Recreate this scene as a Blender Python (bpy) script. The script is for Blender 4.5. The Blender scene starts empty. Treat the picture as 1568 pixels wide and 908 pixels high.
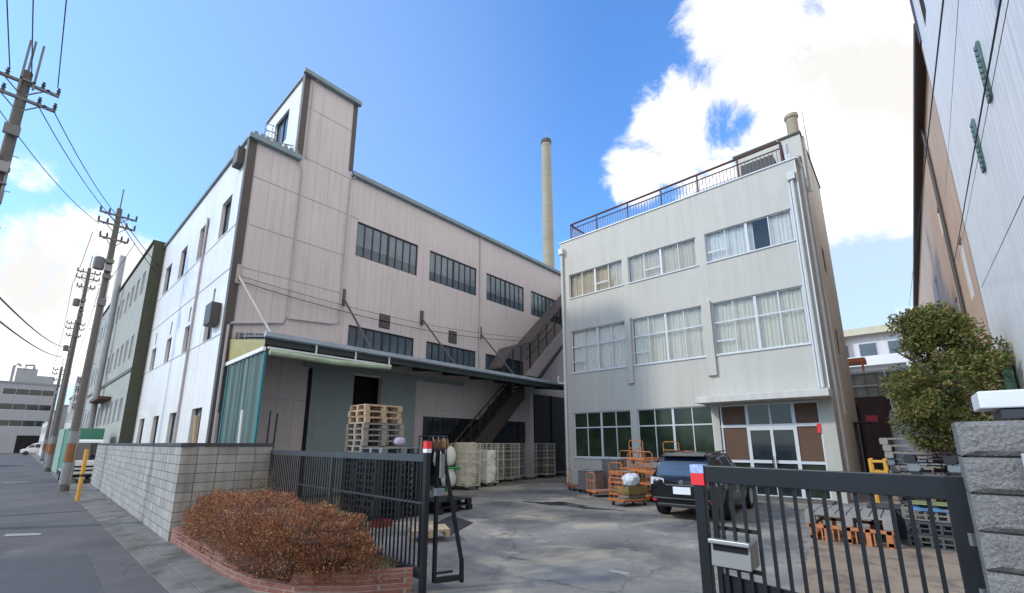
import bpy, math, random
from mathutils import Vector, Matrix, noise as mnoise
R = math.radians
rnd = random.Random(7)
sc = bpy.context.scene
col = sc.collection

# ------------------------------------------------------------------ camera
EYE = Vector((0, 0, 2.05))
yaw, pitch = R(42.3), R(11.99)
fw = Vector((math.cos(yaw)*math.cos(pitch), math.sin(yaw)*math.cos(pitch), math.sin(pitch)))
rt = Vector((math.sin(yaw), -math.cos(yaw), 0))
up = rt.cross(fw)
cam = bpy.data.cameras.new('camera')
cam.sensor_width = 36
cam.lens = 670.3/1568*36
cam.shift_x = (784-774.4)/1568
cam.shift_y = (537.1-454)/1568
cam.clip_start, cam.clip_end = 0.05, 3000
camo = bpy.data.objects.new('camera', cam)
col.objects.link(camo)
m = Matrix((rt, up, -fw)).transposed().to_4x4()
m.translation = EYE
camo.matrix_world = m
sc.camera = camo

# ------------------------------------------------------------------ light
SUN = Vector((-1.2, 0.8, 1.0)).normalized()
SUN_EL = math.asin(SUN.z)
sun = bpy.data.lights.new('sun', 'SUN')
sun.energy = 2.0
sun.angle = R(4.0)
sun.color = (1.0, 0.93, 0.80)
suno = bpy.data.objects.new('sun', sun)
suno.rotation_euler = SUN.to_track_quat('Z', 'Y').to_euler()
suno.location = (-20, 10, 40)
col.objects.link(suno)

world = bpy.data.worlds.new('World')
sc.world = world
world.use_nodes = True
wt = world.node_tree
wt.nodes.clear()
def WN(t, **k):
    n = wt.nodes.new(t)
    for a, b in k.items(): setattr(n, a, b)
    return n
def wmath(op, a, b=None, c=None, clamp=False):
    n = WN('ShaderNodeMath', operation=op); n.use_clamp = clamp
    for i, v in enumerate((a, b, c)):
        if v is None: continue
        if isinstance(v, (int, float)): n.inputs[i].default_value = v
        else: wt.links.new(v, n.inputs[i])
    return n.outputs[0]
sky = WN('ShaderNodeTexSky', sky_type='NISHITA')
sky.sun_disc = False
sky.sun_elevation = SUN_EL
sky.sun_rotation = math.atan2(SUN.x, SUN.y)
sky.air_density, sky.dust_density, sky.ozone_density = 1.0, 0.7, 1.6
tc = WN('ShaderNodeTexCoord')
dirv = tc.outputs['Generated']
nz = WN('ShaderNodeTexNoise'); nz.inputs['Scale'].default_value = 6.5
nz.inputs['Detail'].default_value = 9; nz.inputs['Roughness'].default_value = .70
nz.inputs['Distortion'].default_value = .35
wt.links.new(dirv, nz.inputs['Vector'])
nz2 = WN('ShaderNodeTexNoise'); nz2.inputs['Scale'].default_value = 2.6
nz2.inputs['Detail'].default_value = 6
wt.links.new(dirv, nz2.inputs['Vector'])
def lobe(d, r0, r1, w):
    v = WN('ShaderNodeVectorMath', operation='DOT_PRODUCT')
    wt.links.new(dirv, v.inputs[0]); v.inputs[1].default_value = Vector(d).normalized()
    mr = WN('ShaderNodeMapRange', interpolation_type='SMOOTHSTEP')
    wt.links.new(v.outputs['Value'], mr.inputs[0])
    mr.inputs[1].default_value = math.cos(R(r1)); mr.inputs[2].default_value = math.cos(R(r0))
    mr.inputs[3].default_value = 0; mr.inputs[4].default_value = w
    return mr.outputs[0]
LOBES = [((.80, .09, .585), 3, 12, 1.0), ((.864, .02, .50), 6, 20, 1.0), ((.765, .25, .59), 1, 8, .95),
         ((.80, -.10, .60), 6, 22, 1.0), ((.76, .335, .55), 0, 6, .85), ((.94, .03, .33), 5, 16, .9),
         ((.72, .06, .70), 2, 11, .9), ((.030, .964, .262), 3, 8.5, 1.0), ((.0, .98, .19), 4, 9, .9),
         ((.09, .95, .24), 3, 8, 1.0), ((-.047, .916, .40), 0, 3, .62), ((-.1, -.9, .5), 30, 80, 1.15), ((-.9, -.45, .45), 10, 50, .8)]  # last two lobes: clouds out of view, added to brighten the shaded walls
acc = None
for L in LOBES:
    o = lobe(*L)
    acc = o if acc is None else wmath('MAXIMUM', acc, o)
hole = wmath('MAXIMUM', lobe((.795, .172, .583), 0, 3.2, .42), lobe((.962, .03, .27), 1, 7, .65))
acc = wmath('SUBTRACT', acc, hole)
nn = wmath('MULTIPLY', wmath('SUBTRACT', nz.outputs['Fac'], .5), 2.1)
msk = WN('ShaderNodeMapRange', interpolation_type='SMOOTHSTEP')
wt.links.new(wmath('ADD', acc, nn), msk.inputs[0])
msk.inputs[1].default_value = .42; msk.inputs[2].default_value = .92
# cloud brightness: thin veil and thicker greyer bellies
cb = WN('ShaderNodeMapRange'); wt.links.new(nz2.outputs['Fac'], cb.inputs[0])
cb.inputs[1].default_value = .36; cb.inputs[2].default_value = .60
cb.inputs[3].default_value = 9.0; cb.inputs[4].default_value = 15.5
cc = WN('ShaderNodeVectorMath', operation='SCALE'); cc.inputs[0].default_value = (1.0, .98, .962)
wt.links.new(cb.outputs[0], cc.inputs['Scale'])
tint = WN('ShaderNodeMix', data_type='RGBA', blend_type='MULTIPLY'); tint.inputs['Factor'].default_value = 1
wt.links.new(sky.outputs[0], tint.inputs['A']); tint.inputs['B'].default_value = (1.55, 2.50, 3.5, 1)
# pale haze towards the horizon and round the sun's side of the sky
sz = WN('ShaderNodeSeparateXYZ'); wt.links.new(dirv, sz.inputs[0])
hz = WN('ShaderNodeMapRange', interpolation_type='SMOOTHSTEP'); wt.links.new(sz.outputs[2], hz.inputs[0])
hz.inputs[1].default_value = .48; hz.inputs[2].default_value = .05; hz.inputs[3].default_value = 0; hz.inputs[4].default_value = .75
hf = wmath('MAXIMUM', wmath('MAXIMUM', hz.outputs[0], lobe((.12, .85, .50), 0, 46, .24)), lobe((.965, 0, .25), 4, 24, .8))
hm = WN('ShaderNodeMix', data_type='RGBA'); wt.links.new(hf, hm.inputs['Factor'])
wt.links.new(tint.outputs['Result'], hm.inputs['A']); hm.inputs['B'].default_value = (6.5, 7.7, 8.6, 1)
mx = WN('ShaderNodeMix', data_type='RGBA')
wt.links.new(msk.outputs[0], mx.inputs['Factor'])
wt.links.new(hm.outputs['Result'], mx.inputs['A']); wt.links.new(cc.outputs[0], mx.inputs['B'])
bg = WN('ShaderNodeBackground'); bg.inputs['Strength'].default_value = .10
wo = WN('ShaderNodeOutputWorld')
wt.links.new(mx.outputs['Result'], bg.inputs['Color']); wt.links.new(bg.outputs[0], wo.inputs[0])

vs = sc.view_settings
vs.view_transform = 'Standard'; vs.look = 'None'; vs.gamma = 1; vs.use_curve_mapping = False
vs.exposure = 0.12

# ------------------------------------------------------------------ materials
MC = {}
def mat(name, c, rough=.65, metal=0, var=.10, sc_=2.5, streak=0, lines=(), bump=0, bscale=40, spec=.5, fine=0, dirt=None, coat=0, stain=None):
    """procedural principled material; lines = (axis, spacing, offset, halfwidth, darken)"""
    if name in MC: return MC[name]
    M = bpy.data.materials.new(name); M.use_nodes = True
    t = M.node_tree; b = t.nodes['Principled BSDF']
    def N(k, **kw):
        n = t.nodes.new(k)
        for a, v in kw.items(): setattr(n, a, v)
        return n
    def MA(op, a, b_=None, clamp=False):
        n = N('ShaderNodeMath', operation=op); n.use_clamp = clamp
        for i, v in enumerate((a, b_)):
            if v is None: continue
            if isinstance(v, (int, float)): n.inputs[i].default_value = v
            else: t.links.new(v, n.inputs[i])
        return n.outputs[0]
    g = N('ShaderNodeNewGeometry'); pos = g.outputs['Position']
    f = None
    def mul(x):
        nonlocal f
        f = x if f is None else MA('MULTIPLY', f, x)
    def noise(scale, detail=5, vec=pos, rough_=.55):
        n = N('ShaderNodeTexNoise'); n.inputs['Scale'].default_value = scale
        n.inputs['Detail'].default_value = detail; n.inputs['Roughness'].default_value = rough_
        t.links.new(vec, n.inputs['Vector']); return n.outputs['Fac']
    if var:
        mul(MA('ADD', MA('MULTIPLY', MA('SUBTRACT', noise(sc_), .5), var*4), 1.0))
    if fine:
        mul(MA('ADD', MA('MULTIPLY', MA('SUBTRACT', noise(60, 3), .5), fine*4), 1.0))
    if streak:
        s = N('ShaderNodeVectorMath', operation='MULTIPLY'); t.links.new(pos, s.inputs[0]); s.inputs[1].default_value = (3.5, 3.5, .22)
        n1 = noise(1.0, 6, s.outputs[0], .7)
        mr = N('ShaderNodeMapRange'); t.links.new(n1, mr.inputs[0]); mr.inputs[1].default_value = .42; mr.inputs[2].default_value = .72
        mr.inputs[3].default_value = 1.0; mr.inputs[4].default_value = 1.0-streak
        mul(mr.outputs[0])
    hb = None
    if lines:
        sp = N('ShaderNodeSeparateXYZ'); t.links.new(pos, sp.inputs[0])
        for ax, spc, off, hw, dk in lines:
            a = sp.outputs['XYZ'.index(ax)]
            fr = MA('FRACT', MA('DIVIDE', MA('SUBTRACT', a, off-100*spc), spc))
            d = MA('ABSOLUTE', MA('SUBTRACT', fr, .5))
            k = MA('GREATER_THAN', d, .5-hw/spc)
            mul(MA('SUBTRACT', 1.0, MA('MULTIPLY', k, dk)))
    cn = N('ShaderNodeVectorMath', operation='SCALE'); cn.inputs[0].default_value = c
    if f is not None: t.links.new(f, cn.inputs['Scale'])
    else: cn.inputs['Scale'].default_value = 1
    outc = cn.outputs[0]
    if dirt:
        dc, lo, hi, dsc = dirt
        mr = N('ShaderNodeMapRange'); t.links.new(noise(dsc, 8, rough_=.65), mr.inputs[0]); mr.inputs[1].default_value = lo; mr.inputs[2].default_value = hi
        mm = N('ShaderNodeMix', data_type='RGBA'); t.links.new(mr.outputs[0], mm.inputs['Factor'])
        t.links.new(outc, mm.inputs['A']); mm.inputs['B'].default_value = (*dc, 1)
        outc = mm.outputs['Result']
    if stain:
        stc, amt = stain
        s2 = N('ShaderNodeVectorMath', operation='MULTIPLY'); t.links.new(pos, s2.inputs[0]); s2.inputs[1].default_value = (2.6, 2.6, .12)
        k1 = N('ShaderNodeMapRange'); t.links.new(noise(2.2, 7, s2.outputs[0], .72), k1.inputs[0]); k1.inputs[1].default_value = .50; k1.inputs[2].default_value = .66
        k2 = N('ShaderNodeMapRange'); t.links.new(noise(.45, 4), k2.inputs[0]); k2.inputs[1].default_value = .42; k2.inputs[2].default_value = .60; k2.inputs[4].default_value = amt
        mm = N('ShaderNodeMix', data_type='RGBA'); t.links.new(MA('MULTIPLY', k1.outputs[0], k2.outputs[0]), mm.inputs['Factor'])
        t.links.new(outc, mm.inputs['A']); mm.inputs['B'].default_value = (*stc, 1); outc = mm.outputs['Result']
    t.links.new(outc, b.inputs['Base Color'])
    b.inputs['Roughness'].default_value = rough; b.inputs['Metallic'].default_value = metal
    b.inputs['Specular IOR Level'].default_value = spec
    if coat: b.inputs['Coat Weight'].default_value = coat; b.inputs['Coat Roughness'].default_value = .05
    if bump:
        bn = N('ShaderNodeBump'); bn.inputs['Strength'].default_value = bump; bn.inputs['Distance'].default_value = .02
        t.links.new(noise(bscale, 4), bn.inputs['Height']); t.links.new(bn.outputs[0], b.inputs['Normal'])
    MC[name] = M
    return M

def brickmat(name, c1, c2, mc, w, h, mortar, offset=.5, rough=.85, streak=.35, bump=.5, u='sum'):
    if name in MC: return MC[name]
    M = bpy.data.materials.new(name); M.use_nodes = True
    t = M.node_tree; b = t.nodes['Principled BSDF']
    g = t.nodes.new('ShaderNodeNewGeometry'); sp = t.nodes.new('ShaderNodeSeparateXYZ'); t.links.new(g.outputs['Position'], sp.inputs[0])
    ad = t.nodes.new('ShaderNodeMath'); ad.operation = 'ADD'; t.links.new(sp.outputs[0], ad.inputs[0]); t.links.new(sp.outputs[1], ad.inputs[1])
    cb = t.nodes.new('ShaderNodeCombineXYZ'); t.links.new(ad.outputs[0], cb.inputs[0]); t.links.new(sp.outputs[2], cb.inputs[1])
    br = t.nodes.new('ShaderNodeTexBrick'); t.links.new(cb.outputs[0], br.inputs['Vector'])
    br.offset = offset
    br.inputs['Color1'].default_value = (*c1, 1); br.inputs['Color2'].default_value = (*c2, 1); br.inputs['Mortar'].default_value = (*mc, 1)
    br.inputs['Scale'].default_value = 1; br.inputs['Mortar Size'].default_value = mortar; br.inputs['Mortar Smooth'].default_value = .3
    br.inputs['Brick Width'].default_value = w; br.inputs['Row Height'].default_value = h
    s = t.nodes.new('ShaderNodeVectorMath'); s.operation = 'MULTIPLY'; t.links.new(g.outputs['Position'], s.inputs[0]); s.inputs[1].default_value = (3, 3, .5)
    n = t.nodes.new('ShaderNodeTexNoise'); n.inputs['Scale'].default_value = 1.6; n.inputs['Detail'].default_value = 8; t.links.new(s.outputs[0], n.inputs['Vector'])
    n2 = t.nodes.new('ShaderNodeTexNoise'); n2.inputs['Scale'].default_value = 50; n2.inputs['Detail'].default_value = 3; t.links.new(g.outputs['Position'], n2.inputs['Vector'])
    mr = t.nodes.new('ShaderNodeMapRange'); t.links.new(n.outputs['Fac'], mr.inputs[0]); mr.inputs[1].default_value = .4; mr.inputs[2].default_value = .7; mr.inputs[3].default_value = 1; mr.inputs[4].default_value = 1-streak
    m2 = t.nodes.new('ShaderNodeMapRange'); t.links.new(n2.outputs['Fac'], m2.inputs[0]); m2.inputs[3].default_value = .75; m2.inputs[4].default_value = 1.25
    mu = t.nodes.new('ShaderNodeMath'); mu.operation = 'MULTIPLY'; t.links.new(mr.outputs[0], mu.inputs[0]); t.links.new(m2.outputs[0], mu.inputs[1])
    v = t.nodes.new('ShaderNodeVectorMath'); v.operation = 'SCALE'; t.links.new(br.outputs['Color'], v.inputs[0]); t.links.new(mu.outputs[0], v.inputs['Scale'])
    t.links.new(v.outputs[0], b.inputs['Base Color']); b.inputs['Roughness'].default_value = rough
    ma = t.nodes.new('ShaderNodeMath'); ma.operation = 'MULTIPLY_ADD'; t.links.new(br.outputs['Fac'], ma.inputs[0]); ma.inputs[1].default_value = -1.0
    t.links.new(n2.outputs['Fac'], ma.inputs[2])
    bn = t.nodes.new('ShaderNodeBump'); bn.inputs['Strength'].default_value = bump; bn.inputs['Distance'].default_value = .02
    t.links.new(ma.outputs[0], bn.inputs['Height']); t.links.new(bn.outputs[0], b.inputs['Normal'])
    MC[name] = M
    return M

def leafmat(name, ramp, rough=.6, trans=.25):
    M = bpy.data.materials.new(name); M.use_nodes = True
    t = M.node_tree; b = t.nodes['Principled BSDF']
    g = t.nodes.new('ShaderNodeNewGeometry'); cr = t.nodes.new('ShaderNodeValToRGB')
    t.links.new(g.outputs['Random Per Island'], cr.inputs[0])
    e = cr.color_ramp.elements
    while len(e) < len(ramp): e.new(.5)
    for i, (p, c) in enumerate(ramp): e[i].position = p; e[i].color = (*c, 1)
    t.links.new(cr.outputs[0], b.inputs['Base Color']); b.inputs['Roughness'].default_value = rough
    b.inputs['Specular IOR Level'].default_value = .35
    tr = t.nodes.new('ShaderNodeBsdfTranslucent'); t.links.new(cr.outputs[0], tr.inputs['Color'])
    ms = t.nodes.new('ShaderNodeMixShader'); ms.inputs[0].default_value = trans
    t.links.new(b.outputs[0], ms.inputs[1]); t.links.new(tr.outputs[0], ms.inputs[2])
    t.links.new(ms.outputs[0], t.nodes['Material Output'].inputs['Surface'])
    return M

def glassmat(name, tint=(.96, .965, .95), ior=1.36):
    """thin window glass: what lies behind shows through, the sky reflects on it"""
    M = bpy.data.materials.new(name); M.use_nodes = True
    t = M.node_tree; t.nodes.clear()
    o = t.nodes.new('ShaderNodeOutputMaterial'); a = t.nodes.new('ShaderNodeBsdfTransparent'); a.inputs[0].default_value = (*tint, 1)
    gl = t.nodes.new('ShaderNodeBsdfGlossy'); gl.inputs['Roughness'].default_value = .03; gl.inputs['Color'].default_value = (.95, .97, 1, 1)
    n = t.nodes.new('ShaderNodeTexNoise'); n.inputs['Scale'].default_value = 1.3
    g = t.nodes.new('ShaderNodeNewGeometry'); t.links.new(g.outputs['Position'], n.inputs['Vector'])
    bn = t.nodes.new('ShaderNodeBump'); bn.inputs['Strength'].default_value = .08; bn.inputs['Distance'].default_value = .1; t.links.new(n.outputs['Fac'], bn.inputs['Height'])
    t.links.new(bn.outputs[0], gl.inputs['Normal'])
    f = t.nodes.new('ShaderNodeFresnel'); f.inputs[0].default_value = ior
    m = t.nodes.new('ShaderNodeMixShader'); t.links.new(f.outputs[0], m.inputs[0]); t.links.new(a.outputs[0], m.inputs[1]); t.links.new(gl.outputs[0], m.inputs[2])
    t.links.new(m.outputs[0], o.inputs[0])
    return M

SIDING = (.58, .515, .505)
M_front = mat('pink_grey_siding', SIDING, .55, var=.045, sc_=.35, streak=.11, stain=((.32, .25, .21), .38), lines=[('X', .6, .02, .010, .30), ('X', .6, .32, .02, .05)])
M_side = mat('ribbed_siding', (.82, .785, .745), .38, var=.06, sc_=.4, streak=.16, stain=((.42, .38, .33), .6), lines=[('Y', .42, 0, .02, .16), ('Y', .42, .21, .035, .07)])
M_seam = mat('seam_trim', (.42, .40, .41), .6)
M_brown = mat('dark_brown_trim', (.075, .062, .055), .6)
M_gut = mat('bluegrey_gutter', (.20, .27, .29), .5, var=.15)
M_gutl = mat('pale_blue_gutter', (.36, .43, .50), .45, var=.15)
M_roof = mat('zinc_roof', (.22, .25, .26), .6, var=.15)
M_frame = mat('black_window_frame', (.02, .02, .022), .5)
M_wglass = mat('factory_pane', (.155, .20, .235), .12, var=.25, sc_=1.2, spec=.6)
M_wglassd = mat('factory_pane_low', (.065, .095, .13), .10, var=.3, sc_=1.5, spec=.6)
M_dglass = mat('dark_pane', (.02, .026, .03), .06, var=.2, spec=.6)
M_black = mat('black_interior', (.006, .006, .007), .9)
M_office = mat('office_paint', (.52, .505, .445), .6, var=.05, sc_=.4, streak=.10, stain=((.30, .28, .24), .28), bump=.12, bscale=70)
M_offdk = mat('office_side_wall', (.52, .485, .42), .8, var=.10, sc_=.7, streak=.3, stain=((.25, .21, .16), .7))
M_alu = mat('pale_aluminium', (.62, .64, .66), .4, var=.05)
M_pipe = mat('cream_pipe', (.60, .61, .59), .45, var=.06, streak=.15)
M_pipeg = mat('grey_pipe', (.30, .28, .29), .5)
M_curt = mat('grey_curtain', (.86, .80, .69), .9, var=.06)
M_curt2 = mat('cream_curtain', (.80, .70, .55), .9, var=.06)
M_curt3 = mat('pale_lace', (.90, .89, .86), .9, var=.05)
M_glass = glassmat('window_glass')
M_glassg = mat('green_tinted_pane', (.022, .036, .020), .09, var=.6, sc_=1.6, spec=.45)
M_blind = mat('brown_blind', (.13, .07, .042), .7, var=.12, lines=[('Z', .045, 0, .008, .4)])
M_rust = mat('rust_paint', (.10, .045, .035), .75, var=.2)
M_red = mat('red_tape', (.75, .03, .035), .45)
M_white = mat('white_paint', (.80, .80, .80), .4, var=.03)
M_teal = mat('teal_tarp', (.125, .20, .19), .65, var=.08, sc_=1.2, streak=.2, bump=.25, bscale=6)
M_tealb = mat('teal_tarp_edge', (.02, .16, .19), .6)
M_yel = mat('yellow_tarp', (.36, .32, .13), .7, var=.15, sc_=3, bump=.4, bscale=9)
M_awn = mat('green_white_awning', (.36, .44, .31), .7, var=.25, sc_=2)
M_door = mat('grey_green_door', (.25, .30, .29), .5, var=.05, streak=.12)
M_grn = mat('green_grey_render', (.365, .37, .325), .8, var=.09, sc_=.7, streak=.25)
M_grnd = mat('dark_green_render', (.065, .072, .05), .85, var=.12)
M_steel = mat('black_gate_steel', (.012, .013, .016), .38, var=.15, spec=.4)
M_ora = mat('orange_paint', (.50, .15, .03), .6, var=.34, sc_=7)
M_orr = mat('rusty_orange', (.46, .17, .06), .6, var=.28, sc_=8)
M_rub = mat('rubber', (.015, .015, .015), .7)
M_gal = mat('galvanised', (.40, .41, .41), .42, .5, var=.12)
M_cage = mat('cream_cage_wire', (.62, .61, .52), .5, .1, var=.12)
M_cagb = mat('blue_cage_wire', (.10, .13, .18), .5, .2, var=.12)
M_cloth = mat('white_linen', (.78, .77, .72), .95, var=.06, sc_=6, bump=.7, bscale=7)
M_cream = mat('cream_linen', (.62, .57, .44), .95, var=.10, sc_=6, bump=.7, bscale=7)
M_wood = mat('pale_pallet_wood', (.46, .34, .22), .8, var=.2, sc_=5, fine=.12)
M_woodg = mat('weathered_pallet_wood', (.29, .26, .23), .85, var=.2, sc_=5, fine=.12)
M_plas = mat('black_plastic', (.018, .019, .022), .5, var=.15)
M_plasg = mat('grey_plastic', (.18, .20, .21), .55, var=.12)
M_conc = mat('pole_concrete', (.13, .12, .11), .85, var=.10, fine=.05)
M_ins = mat('insulator', (.05, .05, .055), .35)
M_wire = mat('wire_black', (.02, .022, .028), .6)
M_beige = mat('beige_render', (.68, .475, .34), .85, var=.08, sc_=.5, streak=.28)
M_wwall = mat('white_corrugated', (.87, .84, .80), .5, stain=((.55, .52, .48), .5), var=.04, streak=.12, lines=[('X', .26, 0, .045, .10), ('X', .26, .13, .02, .04)])
M_cap = mat('dark_wall_cap', (.055, .055, .06), .8, var=.2)
M_block = brickmat('concrete_block', (.40, .385, .355), (.31, .30, .275), (.13, .125, .115), .4, .2, .010, 0, streak=.3, bump=.3)
M_brick = brickmat('red_brick', (.30, .12, .09), (.22, .085, .066), (.29, .24, .21), .21, .068, .008, .5, streak=.25)
M_polemet0 = mat('worn_hinge', (.22, .22, .22), .5, .4, var=.2)
M_stone = mat('split_face_block', (.205, .195, .185), .95, var=.16, sc_=4, bump=1.0, bscale=55, fine=.32)

# ------------------------------------------------------------------ mesh helpers
ORG = {}
class MB:
    def __init__(s): s.v = []; s.f = []
    def add(s, vs_, fs):
        o = len(s.v); s.v += [tuple(p) for p in vs_]; s.f += [tuple(i+o for i in q) for q in fs]; return s
    def box(s, x0, x1, y0, y1, z0, z1):
        return s.add([(x0, y0, z0), (x1, y0, z0), (x1, y1, z0), (x0, y1, z0), (x0, y0, z1), (x1, y0, z1), (x1, y1, z1), (x0, y1, z1)],
                     [(0, 3, 2, 1), (4, 5, 6, 7), (0, 1, 5, 4), (1, 2, 6, 5), (2, 3, 7, 6), (3, 0, 4, 7)])
    def beam(s, a, b, w, h=None, upv=(0, 0, 1)):
        a, b = Vector(a), Vector(b); d = (b-a).normalized(); h = h or w
        u = Vector(upv)
        if abs(d.dot(u)) > .98: u = Vector((1, 0, 0))
        sd = d.cross(u).normalized()*w/2; u2 = sd.cross(d).normalized()*h/2
        P = [p+i*sd+j*u2 for p in (a, b) for i, j in ((-1, -1), (1, -1), (1, 1), (-1, 1))]
        return s.add(P, [(3, 2, 1, 0), (4, 5, 6, 7), (0, 1, 5, 4), (1, 2, 6, 5), (2, 3, 7, 6), (3, 0, 4, 7)])
    def tube(s, pts, r, n=8, r2=None, cap=True):
        pts = [Vector(p) for p in pts]; rings = []
        k = len(pts)
        for i, p in enumerate(pts):
            d = (pts[min(i+1, k-1)]-pts[max(i-1, 0)]).normalized()
            u = Vector((0, 0, 1)) if abs(d.z) < .95 else Vector((1, 0, 0))
            a = d.cross(u).normalized(); b = a.cross(d)
            rr = r if r2 is None else r+(r2-r)*i/(k-1)
            rings.append([p+rr*(math.cos(2*math.pi*j/n)*a+math.sin(2*math.pi*j/n)*b) for j in range(n)])
        return s.loft(rings, cap)
    def loft(s, rings, cap=True, closed=True):
        n = len(rings[0]); vv = [p for q in rings for p in q]; ff = []
        for i in range(len(rings)-1):
            for j in range(n if closed else n-1):
                ff.append((i*n+j, i*n+(j+1) % n, (i+1)*n+(j+1) % n, (i+1)*n+j))
        if cap: ff += [tuple(range(n-1, -1, -1)), tuple((len(rings)-1)*n+j for j in range(n))]
        return s.add(vv, ff)
    def lathe(s, prof, c=(0, 0, 0), n=16, axis='z'):
        rings = []
        for r, h in prof:
            ring = []
            for j in range(n):
                a = 2*math.pi*j/n; x, y = r*math.cos(a), r*math.sin(a)
                p = {'z': (x, y, h), 'y': (x, h, y), 'x': (h, x, y)}[axis]
                ring.append((c[0]+p[0], c[1]+p[1], c[2]+p[2]))
            rings.append(ring)
        return s.loft(rings)
    def prism(s, poly, axis, a, b):
        """poly = 2-D outline; axis = the extrusion axis"""
        def P(u, v, w): return {'x': (w, u, v), 'y': (u, w, v), 'z': (u, v, w)}[axis]
        n = len(poly)
        return s.add([P(u, v, a) for u, v in poly]+[P(u, v, b) for u, v in poly],
                     [tuple(range(n-1, -1, -1)), tuple(range(n, 2*n))]+[(i, (i+1) % n, n+(i+1) % n, n+i) for i in range(n)])
    def facade(s, axis, c, u0, u1, z0, z1, holes, dep, inw):
        """wall face with real openings and their reveals; inw = +1/-1 direction into the building"""
        us = sorted({u0, u1, *[h[0] for h in holes], *[h[1] for h in holes]}); zs = sorted({z0, z1, *[h[2] for h in holes], *[h[3] for h in holes]})
        us = [u for u in us if u0 <= u <= u1]; zs = [z for z in zs if z0 <= z <= z1]
        def P(u, z, d=0): return (c+d*inw, u, z) if axis == 'x' else (u, c+d*inw, z)
        for i in range(len(us)-1):
            for j in range(len(zs)-1):
                um, zm = (us[i]+us[i+1])/2, (zs[j]+zs[j+1])/2
                if any(h[0] < um < h[1] and h[2] < zm < h[3] for h in holes): continue
                s.add([P(us[i], zs[j]), P(us[i+1], zs[j]), P(us[i+1], zs[j+1]), P(us[i], zs[j+1])], [(0, 1, 2, 3)])
        for a, b, e, g in holes:
            for p, q in (((a, e), (b, e)), ((b, e), (b, g)), ((b, g), (a, g)), ((a, g), (a, e))):
                s.add([P(*p), P(*q), P(*q, dep), P(*p, dep)], [(0, 1, 2, 3)])
        return s
    def xf(s, M):
        s.v = [tuple(M @ Vector(p)) for p in s.v]; return s
    def pieces(s):
        n = len(s.v); par = list(range(n))
        def find(a):
            while par[a] != a: par[a] = par[par[a]]; a = par[a]
            return a
        for f in s.f:
            for q in f[1:]: par[find(q)] = find(f[0])
        isl = {}
        for i in range(n): isl.setdefault(find(i), []).append(i)
        ks = list(isl); bx = []
        for k in ks:
            P = [s.v[i] for i in isl[k]]
            bx.append([(min(p[a] for p in P), max(p[a] for p in P)) for a in range(3)])
        sz = [max(b[a][1]-b[a][0] for a in range(3)) for b in bx]
        gp = list(range(len(ks)))
        def gf(a):
            while gp[a] != a: gp[a] = gp[gp[a]]; a = gp[a]
            return a
        for i in range(len(ks)):
            for j in range(i):
                g2 = sum(max(0, bx[i][a][0]-bx[j][a][1], bx[j][a][0]-bx[i][a][1])**2 for a in range(3))
                if math.sqrt(g2) <= max(.02, .5*max(sz[i], sz[j]))*.98: gp[gf(i)] = gf(j)
        out = {}
        for i, k in enumerate(ks): out.setdefault(gf(i), set()).update(isl[k])
        return list(out.values())
    def build(s, name, m_, parent=None, smooth=False, bevel=0, org=None, label=None):
        if parent is not None and len(s.v) < 3000:
            pc = s.pieces()
            if len(pc) > 1:
                pc.sort(key=len, reverse=True); first = None
                for st_ in pc:
                    ix = sorted(st_); mp = {a: i for i, a in enumerate(ix)}; t = MB()
                    t.v = [s.v[a] for a in ix]; t.f = [tuple(mp[q] for q in f) for f in s.f if f[0] in st_]
                    o = t.build_one(name, m_, parent, smooth, bevel, org, label); first = first or o
                return first
        return s.build_one(name, m_, parent, smooth, bevel, org, label)
    def build_one(s, name, m_, parent=None, smooth=False, bevel=0, org=None, label=None):
        me = bpy.data.meshes.new(name)
        root = parent
        while root is not None and root.parent is not None: root = root.parent
        o0 = Vector(ORG.get(root.name, (0, 0, 0))) if root is not None else Vector(org or (0, 0, 0))
        me.from_pydata([tuple(Vector(p)-o0) for p in s.v], [], s.f)
        me.materials.append(m_); me.update()
        import bmesh
        bm = bmesh.new(); bm.from_mesh(me); bmesh.ops.recalc_face_normals(bm, faces=bm.faces)
        bm.to_mesh(me); bm.free()
        o = bpy.data.objects.new(name, me); col.objects.link(o)
        if parent is not None: o.parent = parent
        elif org is not None: o.location = org; ORG[o.name] = org
        if smooth:
            for p in me.polygons: p.use_smooth = True
            try: me.set_sharp_from_angle(angle=R(35))
            except Exception: pass
        if bevel:
            b = o.modifiers.new('bevel', 'BEVEL'); b.width = bevel; b.segments = 2; b.limit_method = 'ANGLE'; b.angle_limit = R(40)
        if label: o['label'] = label
        return o
def tag(o, label, cat, group=None):
    o['label'] = label; o['category'] = cat
    if group: o['group'] = group
    return o
def thing(name, label, cat, loc=(0, 0, 0), group=None, local=False):
    o = bpy.data.objects.new(name, None); o.empty_display_size = .2; col.objects.link(o)
    o.location = loc; tag(o, label, cat, group)
    ORG[o.name] = (0, 0, 0) if local else loc
    return o
def struct(o, kind='structure'):
    o['kind'] = kind; return o
def kids(o): return [c for c in bpy.data.objects if c.parent is o]
def copy_tree(o, parent=None):
    c = o.copy(); col.objects.link(c)
    if parent is not None: c.parent = parent
    for ch in kids(o): copy_tree(ch, c)
    return c
def place(o, loc, rz=0, label=None, group=None):
    o.location = loc; o.rotation_euler = (0, 0, rz)
    if label: o['label'] = label
    if group: o['group'] = group
    return o
def B(): return MB()

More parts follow.
